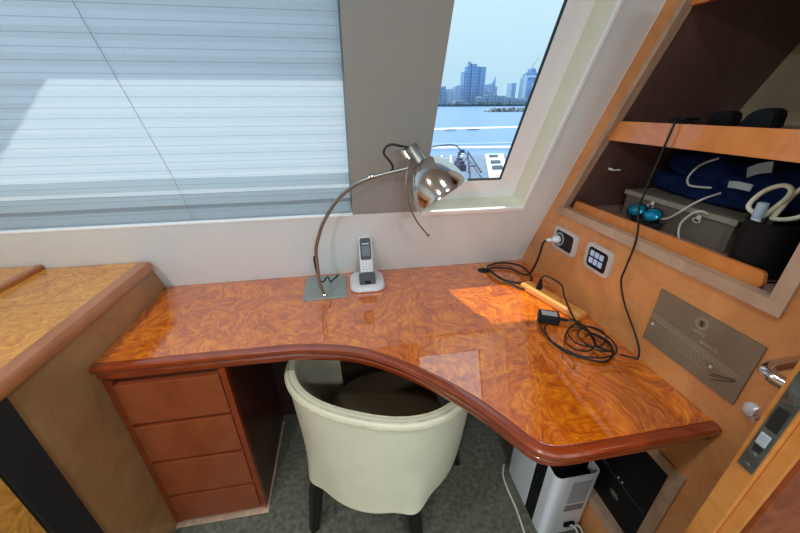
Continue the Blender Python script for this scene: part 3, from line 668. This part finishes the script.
# ---------------------------------------------------------------- desk lamp
la = thing('desk_lamp', 'chrome arched desk lamp with a dome shade on a square metal base', 'lamp', (-.108, 1.17, ZD))
b = BM(); bx(b, -.188, -.026, 1.078, 1.262, ZD+.0005, ZD+.007, .0015); obj('base_plate', b, 'plate', la)
A = [(-.108, 1.095, .806), (-.119, 1.083, .86), (-.119, 1.078, .93), (-.116, 1.065, 1.001), (-.100, 1.052, 1.055), (-.078, 1.037, 1.107), (-.036, 1.01, 1.174), (0, .992, 1.212), (.045, .972, 1.243), (.098, .955, 1.262), (.175, .93, 1.283)]
b = BM(); tube(b, A, .0058, 14, 8); obj('arm', b, 'satin', la, smooth=True)
b = BM(); cyl(b, (-.108, 1.097, .8022), (-.108, 1.096, .813), .0105, 20); obj('arm_collar', b, 'chrome', la, smooth=True)
b = BM(); cyl(b, (.070, .9645, 1.2545), (.082, .9603, 1.258), .0085, 16); obj('arm_joint', b, 'chrome', la, smooth=True)
ax = Vector((.47, -.45, -.767)); vr = (Vector((.277, .92, 1.2))-Vector((0, 0, 1.435))).normalized(); ax = (ax-vr*ax.dot(vr)*.98).normalized()
op = Vector((.277, .92, 1.2)); R_ = .083; H_ = .118
ap = op-ax*H_
hint = ax.cross(vr)
SM = frame_to(ap, ax, hint)
prof = [(.0165, 0)]+[(.0165+(R_-.0165)*math.sin(PI/2*k/14)**.92, H_*(1-math.cos(PI/2*k/14))**.95) for k in range(1, 15)]
prof = prof+[(R_+.0008, H_+.001)]+[(r-.0022, zz) for r, zz in prof[::-1]]
b = BM(); lathe(b, prof, 48, SM); obj('lamp_shade', b, 'chrome', la, smooth=True, angle=60)
b = BM(); lathe(b, [(0, -.052), (.0165, -.052), (.0185, -.049), (.0185, -.004), (.0205, .002), (.0165, .004), (0, .004)], 28, SM); obj('socket_cup', b, 'satin', la, smooth=True)
side = -hint.normalized() if hint.x > 0 else hint.normalized()
jp = ap-ax*.018+Vector((-.030, .004, .0))
b = BM(); cyl(b, jp-ax*.022, jp+ax*.012, .0115, 18); cyl(b, jp+Vector((0, 0, 0)), ap-ax*.016, .0045, 12); cyl(b, (.172, .931, 1.2825), jp, .005, 12); obj('swivel_joint', b, 'chrome', la, smooth=True)
b = BM(); lathe(b, [(0, 0), (.016, .004), (.024, .02), (.025, .035), (.017, .05), (0, .056)], 20, frame_to(ap+ax*.01, ax, hint)); obj('bulb', b, 'shipwhite', la, smooth=True)
b = BM(); tube(b, [(.172, .93, 1.275), (.168, .928, 1.237), (.178, .928, 1.178), (.204, .928, 1.125), (.238, .928, 1.081)], .0024, 8)
cyl(b, (.237, .928, 1.083), (.240, .928, 1.078), .0042, 10); obj('tilt_rod', b, 'satin', la, smooth=True)
b = BM(); e_ = ap-ax*.050
tube(b, [(.122, .946, 1.268), (.134, .942, 1.283), (.125, .94, 1.302), (.110, .94, 1.320), (.113, .94, 1.336), (.130, .938, 1.345), (.150, .935, 1.342), (e_.x-.006, e_.y, e_.z-.001)], .0033, 8); obj('lamp_cord', b, 'rubber', la, smooth=True)
b = BM(); tube(b, [(-.118, 1.085, .965), (-.128, 1.087, .966), (-.128, 1.088, .93), (-.124, 1.092, .89), (-.117, 1.097, .862)], .003, 8); tube(b, [(-.117, 1.097, .862), (-.108, 1.11, .855), (-.098, 1.13, .86), (-.093, 1.16, .845), (-.088, 1.2, .806), (-.06, 1.255, .8045)], .003, 8)
obj('switch_cord', b, 'rubber', la, smooth=True)

# ---------------------------------------------------------------- cordless phone
pb = thing('cordless_phone', 'silver cordless phone standing in its charging base beside the lamp', 'phone', (.055, 1.185, ZD))
def rr(x0, x1, y0, y1, r, n=6, bulge=0):
    P = []
    for cx, cy, a0 in ((x1-r, y1-r, 0), (x0+r, y1-r, 90), (x0+r, y0+r, 180), (x1-r, y0+r, 270)):
        for k in range(n+1):
            a = math.radians(a0+90*k/n); P.append((cx+r*math.cos(a), cy+r*math.sin(a)))
    return P
b = BM(); lay = []
for f, z in ((.93, ZD+.0005), (1, ZD+.004), (1, ZD+.010), (.96, ZD+.017), (.86, ZD+.0225)):
    P = rr(-.012, .124, 1.102, 1.235, .038); lay.append([b.verts.new((.056+(x-.056)*f, 1.17+(y-1.17)*f, z+(y-1.11)*.09*(z > ZD+.012))) for x, y in P])
for q1, q2 in zip(lay, lay[1:]):
    for i in range(len(q1)): j = (i+1) % len(q1); b.faces.new((q1[i], q1[j], q2[j], q2[i]))
b.faces.new(lay[0][::-1]); b.faces.new(lay[-1]); obj('charging_base', b, 'phone', pb, smooth=True)
HM = Matrix.Translation((.056, 1.146, ZD+.020)) @ Matrix.Rotation(math.radians(-14), 4, 'X') @ Matrix.Scale(1.16, 4)   # leans back
hs = lambda u, v, h: HM @ Vector((u, h, v))
b = BM(); prism(b, rr(-.027, .027, -.012, .040, .012), -.018, .014, hs, bev=.003); obj('cradle', b, 'phonedark', pb)
b = BM(); prism(b, rr(-.0215, .0215, .008, .160, .010), -.013, .011, hs, bev=.003); hn = obj('handset', b, 'phone', pb)
b = BM(); prism(b, rr(-.0175, .0175, .082, .154, .006), -.0145, -.0125, hs, bev=.0004); obj('display_surround', b, 'phonedark', hn)
b = BM(); prism(b, rr(-.013, .013, .095, .128, .002), -.0152, -.0140, hs); obj('display', b, 'screen', hn)
b = BM(); bx(b, -.011, .011, -.0150, -.0144, .134, .1365, mat=HM); obj('maker_mark', b, 'key', hn)
b = BM()
for r in range(5):
    for c in range(3):
        bx(b, -.0165+.0115*c, -.0065+.0115*c, -.0150, -.0128, .028+.0098*r, .0355+.0098*r, .0012, HM)
obj('keypad', b, 'key', hn)
b = BM()
for r in range(5):
    for c in range(3):
        bx(b, -.0135+.0115*c, -.0095+.0115*c, -.0156, -.0150, .0305+.0098*r, .0328+.0098*r, mat=HM)
obj('key_marks', b, 'phonedark', hn)
b = BM(); bx(b, -.010, .010, -.0195, -.018, .0, .012, .001, HM); obj('contact_slot', b, 'black', pb)

# ---------------------------------------------------------------- tub chair
cc = Vector((.083, .90, 0)); face = math.radians(-113.3)
chp = thing('tub_chair', 'cream leather tub chair with black legs pushed under the desk', 'chair', (.083, .90, 0))
legs = [math.radians(a) for a in (-38, 34, -113, 113)]
def bump_at(a):
    return sum(math.exp(-((a-l)/.15)**2) for l in legs[:2])
def rad(a, w, d, n=2.4):
    d = d if math.cos(a) > 0 else w
    return ((abs(math.sin(a))/w)**n+(abs(math.cos(a))/d)**n)**(-1/n)
def shell(prof_fn, a0, a1, n, closed=True):
    b = BM(); rows = []
    for i in range(n+1):
        a = a0+(a1-a0)*i/n; th = face+a
        rows.append([b.verts.new(cc+Vector((math.cos(th)*r, math.sin(th)*r, z))) for r, z in prof_fn(a)])
    for p, q in zip(rows, rows[1:]):
        m = len(p)
        for k in range(m if closed else m-1): l = (k+1) % m; b.faces.new((p[k], q[k], q[l], p[l]))
    if closed: b.faces.new(rows[0]); b.faces.new(rows[-1][::-1])
    bmesh.ops.recalc_face_normals(b, faces=b.faces[:]); return b
AM = math.radians(122)
def rimz(a): return .660-.05*max(0, (abs(a)-1.0)/1.2)**1.5
RT = lambda a: rad(a, .322, .280)
RB = lambda a: rad(a, .288, .304, 2.05)
def outer_prof(a):
    rz = rimz(a); g = bump_at(a); zb = .298-.014*g-.016*max(0, math.cos(a*1.9)); P = []
    for k in range(17):
        t = k/16; z = zb+(rz-.014-zb)*t
        P.append((RB(a)+(RT(a)-.004-RB(a))*t**.8+.020*g*max(0, 1-t*2.0)**1.5, z))
    o_ = RT(a); P += [(o_-.010, rz-.012), (o_-.032, rz-.012), (o_-.042, rz-.08), (o_-.05, .40), (o_-.055, .30)]
    return P
obj('back_shell', shell(outer_prof, -AM, AM, 140), 'leather', chp, smooth=True, angle=50)
def rim_prof(a):
    rz = rimz(a); P = []; o_ = RT(a)
    for k in range(9):
        t = PI*k/8; P.append((o_-.019+.019*math.cos(t), rz-.012+.016*math.sin(t)))
    P += [(o_-.034, rz-.018), (o_-.003, rz-.018)]
    return P
obj('rim_roll', shell(rim_prof, -AM, AM, 140), 'leather', chp, smooth=True, angle=60)
for dr_, dz, ra in ((.0, -.013, .0036), (-.010, .0025, .0028), (-.030, .0015, .0028)):
    pts = []
    for i in range(81):
        a = -AM+2*AM*i/80; th = face+a; r = RT(a)+dr_; pts.append(cc+Vector((math.cos(th)*r, math.sin(th)*r, rimz(a)+dz)))
    b = BM(); tube(b, pts, ra, 8, 1, smooth=False); obj('piping', b, 'piping', chp, smooth=True)
b = BM(); lathe(b, [(0, .30), (.222, .30), (.228, .31), (.228, .35), (.222, .375), (.2, .39), (.1, .398), (0, .40)], 48, Matrix.Translation(cc)); obj('seat_cushion', b, 'leather_shaded', chp, smooth=True)
b = BM(); lathe(b, [(0, .27), (.225, .27), (.235, .28), (.235, .298), (0, .298)], 48, Matrix.Translation(cc)); obj('seat_frame', b, 'blackmatte', chp, smooth=True)
for l, r0_, r1_ in ((legs[0], .300, .345), (legs[1], .302, .36), (legs[2], .25, .32), (legs[3], .25, .32)):
    th = face+l; d = Vector((math.cos(th), math.sin(th), 0)); t_ = Vector((-d.y, d.x, 0))
    b = BM(); lay = []
    for z, rr_, w in ((.31, r0_-.012, .021), (.2, r0_+.3*(r1_-r0_), .0205), (.1, r0_+.6*(r1_-r0_), .018), (.0, r1_, .015)):
        c_ = cc+d*(rr_-.006); lay.append([b.verts.new(c_+d*(w*u)+t_*(w*v)+Vector((0, 0, z))) for u, v in ((1, .8), (.8, 1), (-.8, 1), (-1, .8), (-1, -.8), (-.8, -1), (.8, -1), (1, -.8))])
    for q1, q2 in zip(lay, lay[1:]):
        for i in range(8): j = (i+1) % 8; b.faces.new((q1[i], q1[j], q2[j], q2[i]))
    b.faces.new(lay[0]); b.faces.new(lay[-1][::-1]); bmesh.ops.recalc_face_normals(b, faces=b.faces[:]); obj('leg', b, 'legblack', chp)

# ---------------------------------------------------------------- white and black device, computer, cables
gd = thing('air_purifier', 'white and black upright device on the carpet under the right end of the desk', 'device', (.685, .71, 0))
GX0, GX1, GY0, GY1, GH = .607, .771, .572, .835, .337
def rrect(x0, x1, y0, y1, r, n=6): return rr(x0, x1, y0, y1, r, n)
b = BM(); prism(b, rrect(GX0+.004, GX1-.004, GY0+.004, GY1-.004, .014), .0005, GH-.05, ZP); obj('core', b, 'black', gd)
def ushell(y0, y1, front):
    w = .004; b = BM(); n = 6; r = .02; P = []
    ys = y0 if front else y1; sg = 1 if front else -1; ye = y1 if front else y0
    P.append((GX0, ye))
    for k in range(n+1):
        a = PI/2*k/n; P.append((GX0+r-r*math.cos(a), ys+sg*(r-r*math.sin(a))))
    for k in range(n+1):
        a = PI/2*k/n; P.append((GX1-r+r*math.sin(a), ys+sg*(r-r*math.cos(a))))
    P.append((GX1, ye)); Q = []
    cx, cy = (GX0+GX1)/2, ys+sg*.06
    for x, y in P: Q.append((x+(w if x < cx else -w) if abs(x-cx) > .055 else x, y+(sg*w if abs(y-ys) < .03 and abs(y-ys) < r*.99 else 0)))
    prev = None
    for (x, y), (u, v) in zip(P, Q):
        row = [b.verts.new(c) for c in ((x, y, .006), (x, y, GH), (u, v, GH), (u, v, .006))]
        if prev:
            for k in range(4): l = (k+1) % 4; b.faces.new((prev[k], row[k], row[l], prev[l]))
        else: b.faces.new(row[::-1])
        prev = row
    b.faces.new(prev); bmesh.ops.recalc_face_normals(b, faces=b.faces[:]); return b
obj('front_cover', ushell(GY0, GY0+.052, True), 'gadget', gd, smooth=True)
obj('rear_cover', ushell(GY1-.155, GY1, False), 'gadget', gd, smooth=True)
b = BM(); bx(b, GX0+.002, GX0+.0035, GY0+.052, GY1-.155, .004, GH-.03); obj('side_grille', b, 'black', gd)
b = BM(); bx(b, .672, .744, GY0-.0012, GY0+.001, .19, .31, .0005); obj('front_inset', b, 'gadgetgrey', gd)
b = BM(); bx(b, .672, .744, GY0-.0014, GY0+.001, .145, .178, .0005); obj('rating_label', b, 'label', gd)
b = BM(); bx(b, .69, .73, GY0-.010, GY0-.001, .055, .075, .002); obj('cable_plug', b, 'black', gd)

pc = thing('computer_tower', 'black computer unit with an oval silver badge inside the framed lower opening', 'computer', (.97, .59, .1505))
b = BM(); bx(b, .802, 1.15, .425, .745, .1505, .60, .004); obj('case', b, 'black', pc)
b = BM(); bx(b, .8008, .802, .44, .66, .3395, .3425); bx(b, .8006, .802, .585, .63, .348, .351); obj('front_seam', b, 'phonedark', pc)
b = BM(); lathe(b, [(0, .0022), (.017, .0016), (.020, 0), (0, 0)], 32, frame_to((.8019, .536, .275), (-1, 0, 0), (0, 1, 0)), .55); obj('oval_badge', b, 'satin', pc, smooth=True)
b = BM()
for y in (.542, .526): cyl(b, (.8021, y, .352), (.7995, y, .352), .0028, 12)
obj('status_led', b, 'gadget', pc, smooth=True)
b = BM(); tube(b, [(.60, .85, .004), (.592, .838, .0045), (.575, .805, .0045), (.569, .746, .0045), (.569, .677, .0045), (.560, .592, .0045), (.545, .50, .0045), (.53, .40, .0045), (.6, .25, .0045)], .0038, 8)
tag(obj('floor_cable', b, 'cable_white', loc=(.57, .7, 0), smooth=True), 'white cable lying on the carpet left of the white and black device', 'cable')
for k, (dx, lb) in enumerate(((0, 'white cable below the framed opening, the one nearer the white device'), (.018, 'white cable below the framed opening, the one nearer the wall'))):
    b = BM(); xx = .742+dx
    tube(b, [(.712+dx, .565, .064-.01*k), (.722+dx, .55, .07), (xx-.008, .53, .04), (xx, .50, .012), (xx, .44, .0045), (xx-.01, .36, .0045)], .0034, 8)
    tag(obj('power_lead', b, 'cable_white', loc=(xx, .5, 0), smooth=True), lb, 'cable')

# ---------------------------------------------------------------- ceiling downlights
for k, (x, y) in enumerate(((-.75, .2), (.25, .15), (-.75, -1.1), (.25, -1.1))):
    t = thing('ceiling_downlight', ['round ceiling downlight above the left console', 'round ceiling downlight above the chair', 'round ceiling downlight at the rear left of the cabin', 'round ceiling downlight at the rear right of the cabin'][k], 'ceiling light', (x, y, 1.98), 'ceiling downlights')
    b = BM(); lathe(b, [(.035, 0), (.055, -.002), (.055, -.008), (.038, -.010), (.035, -.004)], 32, Matrix.Translation((x, y, 1.98))); obj('trim_ring', b, 'chrome', t, smooth=True)
    b = BM(); lathe(b, [(0, -.003), (.034, -.003), (.034, -.001), (0, -.001)], 32, Matrix.Translation((x, y, 1.98))); obj('diffuser', b, plain('diffuser%d' % k, (255, 236, 208), .5, emit=2.0), t)
    ld = bpy.data.lights.new('downlight', 'AREA'); ld.shape = 'DISK'; ld.size = .14; ld.energy = 0; ld.color = (.91, .975, 1)
    lo = bpy.data.objects.new('downlight', ld); C.objects.link(lo); lo.location = (x, y, 1.96); ld['k'] = k
LE = [7, 3, 21, 21]
for o in bpy.data.objects:
    if o.type == 'LIGHT': o.data.energy = LE[o.data['k']]

# ---------------------------------------------------------------- outside
TX = 11
def sea_z(y): return -6+.0105*y
b = BM()
vs = [b.verts.new((x, y, sea_z(y))) for x, y in ((-3000, 3), (3000, 3), (3000, 1500), (-3000, 1500))]; b.faces.new(vs)
obj('sea', b, 'sea', kind='structure')
b = BM(); prism(b, [(-3000, 1040), (3000, 1040), (3000, 1500), (-3000, 1500)], 1, 6, ZP); bx(b, 100, 700, 866, 1041, 1, 4.2); obj('far_shore', b, 'trees', kind='structure')
def bld(name, label, parts, mat, cat='building', y0=930, group=None, extra=None):
    parts = [(a+TX, c+TX, h) for a, c, h in parts]
    x0 = min(p[0] for p in parts); x1 = max(p[1] for p in parts)
    t = thing(name, label, cat, ((x0+x1)/2, y0+15, 3), group)
    for k, (a, c, h) in enumerate(parts):
        b = BM(); bx(b, a, c, y0+3*(k % 2), y0+30, 3, h, .8); obj('tower_block' if k else 'main_block', b, mat, t)
    return t
t = bld('residential_tower', 'tallest haze-blue high-rise tower across the water', [(309, 319, 84), (318.5, 329, 96), (328.5, 341, 100), (340.5, 351, 95), (350.5, 366, 94)], 'tower')
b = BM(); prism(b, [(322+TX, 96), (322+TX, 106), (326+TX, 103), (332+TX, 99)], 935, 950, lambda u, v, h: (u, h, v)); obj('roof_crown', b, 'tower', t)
bld('high_rise', 'narrow haze-blue high-rise at the left edge of the window view', [(250, 262, 50), (243, 251, 44)], 'tower')
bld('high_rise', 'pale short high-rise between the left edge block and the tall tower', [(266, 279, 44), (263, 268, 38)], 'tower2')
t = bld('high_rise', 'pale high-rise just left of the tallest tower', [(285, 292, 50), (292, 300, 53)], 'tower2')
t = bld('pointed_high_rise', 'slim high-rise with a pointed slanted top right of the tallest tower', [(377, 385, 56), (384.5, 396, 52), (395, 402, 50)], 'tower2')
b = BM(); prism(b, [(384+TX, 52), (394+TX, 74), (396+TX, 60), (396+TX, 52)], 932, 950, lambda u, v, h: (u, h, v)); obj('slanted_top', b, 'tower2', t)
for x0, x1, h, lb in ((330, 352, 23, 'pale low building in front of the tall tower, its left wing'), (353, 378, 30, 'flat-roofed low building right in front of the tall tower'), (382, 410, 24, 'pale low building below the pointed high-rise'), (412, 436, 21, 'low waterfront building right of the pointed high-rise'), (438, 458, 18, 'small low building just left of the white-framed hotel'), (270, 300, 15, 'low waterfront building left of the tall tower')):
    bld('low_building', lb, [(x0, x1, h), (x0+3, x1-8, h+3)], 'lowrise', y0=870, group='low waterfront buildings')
t = bld('hotel', 'wide building with a white portal frame at the right edge of the view', [(470, 560, 72)], 'hotel', y0=915)
b = BM(); bx(b, 477, 573, 911, 914.8, 70, 75); bx(b, 477, 484, 911, 914.8, 3, 70); bx(b, 499, 507, 911, 914.8, 3, 58); obj('white_frame', b, 'hotelw', t)
b = BM(); bx(b, 491, 511, 918, 940, 72, 84, 1); bx(b, 495, 508, 918, 938, 84, 91, 1); bx(b, 519, 531, 918, 938, 72, 82, 1); bx(b, 483, 487, 918, 938, 72, 79, 1); obj('roof_block', b, 'tower', t)
b = BM(); tube(b, [(500, 925, 91), (501, 925, 96)], .5, 5, 1); tube(b, [(499, 925, 95), (515, 925, 116)], .45, 5, 1); obj('roof_crane', b, 'shipdark', t)
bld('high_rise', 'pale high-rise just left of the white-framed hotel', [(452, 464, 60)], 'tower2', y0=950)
b = BM()
for k in range(150):
    x = 225+k*2.3+random.uniform(-1, 1); h = random.uniform(4, 8)
    t = bmesh.new(); bmesh.ops.create_icosphere(t, subdivisions=1, radius=1)
    merge(b, t, Matrix.Translation((x, random.uniform(860, 866), 3.5+h*.45)) @ Matrix.Diagonal((random.uniform(2.5, 4), 3, h*.8, 1)))
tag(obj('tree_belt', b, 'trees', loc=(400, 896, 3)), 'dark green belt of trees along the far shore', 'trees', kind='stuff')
b = BM()
for k in range(260):
    u = random.random(); x = 134+u*56; y = 322-3*u+random.uniform(-5, 5); t = bmesh.new(); bmesh.ops.create_icosphere(t, subdivisions=1, radius=random.uniform(.6, 1.2))
    for v in t.verts: v.co *= random.uniform(.75, 1.2)
    merge(b, t, Matrix.Translation((x, y, sea_z(y)+random.uniform(-.3, 3.2)*min(1, u*5+.1))))
tag(obj('breakwater', b, 'rock', loc=(160, 320, -2.6)), 'grey rubble breakwater lying in the water at right', 'breakwater', kind='stuff')
# floating pontoons
b = BM(); prism(b, [(20, 113), (62, 119), (62, 111), (20, 104.5)], -5.1, -4.72, ZP); tp_ = obj('pontoon', b, 'shipwhite', loc=(40, 110, -5)); tag(tp_, 'long pale floating pontoon across the water', 'pontoon')
for x in (31.9, 39.2):
    b = BM(); bx(b, x-1.8, x+1.8, 101.6+.1*(x-32), 102.4+.1*(x-32), -4.7195, -4.5); tag(obj('mooring_float', b, 'shipdark', loc=(x, 102, -4.9)), 'dark mooring float near the pontoon, the %s one' % ('left' if x < 35 else 'right'), 'float')
b = BM(); prism(b, [(66, 121), (69, 122), (66.5, 95), (63.5, 94)], -5.0, -4.2, ZP); tag(obj('pontoon_walkway', b, 'shipwhite', loc=(51, 108, -5)), 'white walkway slanting off the right end of the pontoon', 'walkway')
b = BM(); prism(b, [(8, 63), (34, 59.5), (34, 57), (8, 60)], -5.6, -5.0, ZP); bx(b, 8, 34, 66, 66.4, -5.4, -5.0); tag(obj('quay', b, 'shipwhite', loc=(20, 60, -5.5)), 'white floating quay edge in front of the deck', 'quay')
# own ship foredeck seen through the window
fd = thing('foredeck', 'pale blue lower deck of the vessel outside the clear window', 'deck', (8, 18, -1.7))
b = BM(); prism(b, [(3, 9), (11.5, 9), (13.5, 22.3), (3, 23.8)], -1.9, -1.6, ZP); obj('deck_plate', b, 'shipblue', fd)
gw = thing('gangway', 'white gangway frame with dark openings on the lower deck', 'gangway', (8.5, 18, -1.6))
b = BM(); prism(b, [(6.3, 14), (7.2, 14), (10.7, 22), (9.4, 22)], -1.55, -1.4, ZP); obj('gangway_deck', b, 'shipwhite', gw)
for k, (u) in enumerate((.25, .48, .78)):
    b = BM(); x = 6.3+3.1*u+.22; y = 14+8*u; prism(b, [(x, y), (x+.6, y), (x+1.05, y+1.1), (x+.45, y+1.1)], -1.395, -1.36, ZP); obj('opening', b, 'shipdark', gw)
def bar(b, p, q, r): tube(b, [p, q], r, 6, 1, smooth=False)
af = thing('davit_frame', 'white A-shaped davit frame standing on the lower deck', 'davit', (7.2, 17, -1.6))
b = BM(); bar(b, (5.7, 15.0, -1.3), (7.8, 21.0, -1.1), .05); bar(b, (7.8, 21.0, -1.1), (6.3, 15.0, -1.3), .05); bar(b, (7.8, 21, -1.6), (7.8, 21, -1.1), .05); bar(b, (6.2, 16.5, -1.26), (6.7, 16.5, -1.26), .035); obj('strut', b, 'shipdark', af)
dl = thing('deck_ladder', 'pale ladder lying along the middle of the lower deck', 'ladder', (6.6, 18, -1.6))
for dx in (0, .6):
    b = BM(); bar(b, (4.0+dx, 14, -1.45), (6.4+dx, 22, -1.45), .07); obj('rail', b, 'shipwhite', dl)
for k in range(6):
    b = BM(); y = 14.8+1.2*k; x = 4.0+(y-14)*.3; bar(b, (x, y, -1.45), (x+.6, y, -1.45), .04); obj('rung', b, 'shipwhite', dl)
cells = [(x, y) for x in range(9) for y in range(9)]; random.shuffle(cells); q = 0
for cx_, cy_ in cells:
    y = 14.2+cy_*.95; x = 4.0+cx_*.62+(y-14)*.22
    lad = 4.0+(y-14)*.3; gan = 6.3+(y-14)*.39
    if lad-.7 < x < lad+.9 or x > gan-.75 or abs(x-(5.9+(y-15)*.385)) < .75 or abs(x-(6.6+(y-15)*.28)) < .75 or abs(y-16.5) < .5: continue
    s_ = random.uniform(.3, .46); m = random.choice(('shipwhite', 'shipdark', 'shipdark')); q += 1
    b = BM(); bx(b, x, x+s_, y, y+s_*1.2, -1.6, -1.6+s_*.8, .03); bx(b, x+s_*.2, x+s_*.8, y+s_*.2, y+s_, -1.6+s_*.8, -1.6+s_*1.2, .02)
    tag(obj('deck_locker', b, m, loc=(x, y, -1.6)), ('white' if m == 'shipwhite' else 'dark grey')+' deck locker among the gear on the lower deck', 'locker', 'white deck lockers' if m == 'shipwhite' else 'dark deck lockers')
b = BM(); tube(b, [(5.2, 21.6, -.95), (6.2, 21.6, -.75), (7.2, 21.6, -.8), (7.8, 21.6, -1.52)], .04, 6); bar(b, (5.2, 21.6, -1.55), (5.2, 21.6, -.7), .05); tag(obj('deck_rail', b, 'shipdark', loc=(6, 21.6, -1.6)), 'dark curved hand rail at the far edge of the lower deck', 'rail')

# roof overhang outside: its edge throws the shade on the blind
b = BM(); prism(b, [(-4, 2.6), (-1.06, 1.232), (-.763, 1.098), (3, 1.098), (3, .7), (-4, .7)], 2.07, 2.12, ZP); obj('roof_overhang', b, 'eave', kind='structure')

# ---------------------------------------------------------------- light
sd = bpy.data.lights.new('sun', 'SUN'); sd.energy = 3.9; sd.angle = .01; sd.color = (1, .96, .88)
so_ = bpy.data.objects.new('sun', sd); C.objects.link(so_); so_.rotation_euler = Vector((.20, -.21, -1)).to_track_quat('-Z', 'Y').to_euler()
wd = bpy.data.worlds.new('sky'); bpy.context.scene.world = wd; wd.use_nodes = True; nt = wd.node_tree
bg = nt.nodes['Background']; tc = nt.nodes.new('ShaderNodeTexCoord'); sx = nt.nodes.new('ShaderNodeSeparateXYZ'); r = nt.nodes.new('ShaderNodeValToRGB')
nt.links.new(tc.outputs['Generated'], sx.inputs[0]); nt.links.new(sx.outputs['Z'], r.inputs['Fac']); nt.links.new(r.outputs['Color'], bg.inputs['Color'])
e = r.color_ramp.elements; e[0].position = 0; e[0].color = lin((182, 218, 238)); e[1].position = .6; e[1].color = lin((216, 244, 252))
k = e.new(.25); k.color = lin((204, 238, 250)); bg.inputs['Strength'].default_value = 1.0
def portal(loc, axis, sx_, sy_):
    l = bpy.data.lights.new('portal', 'AREA'); l.shape = 'RECTANGLE'; l.size = sx_; l.size_y = sy_; l.cycles.is_portal = True
    o = bpy.data.objects.new('portal', l); C.objects.link(o); o.location = loc; o.rotation_euler = Vector(axis).to_track_quat('-Z', 'Y').to_euler()
portal((-.5, -2.36, 1.275), (0, 1, 0), 2.4, .85)

# ---------------------------------------------------------------- camera
cd = bpy.data.cameras.new('camera'); cam = bpy.data.objects.new('camera', cd); C.objects.link(cam)
rt = Vector((.9867534, -.16215232, -.00493544)); up = Vector((.0748095, .42782539, .90076022)); fw = Vector((.14394885, .88919743, -.43428869))
m = Matrix((rt, up, -fw)).transposed().to_4x4(); m.translation = (0, 0, 1.435); cam.matrix_world = m
cd.sensor_width = 36; cd.lens = 36*329.6/800; cd.clip_start = .02; cd.clip_end = 5000
bpy.context.scene.camera = cam
vs_ = bpy.context.scene.view_settings
vs_.view_transform = 'Standard'; vs_.look = 'None'; vs_.gamma = 1; vs_.exposure = 0.14; vs_.use_curve_mapping = False
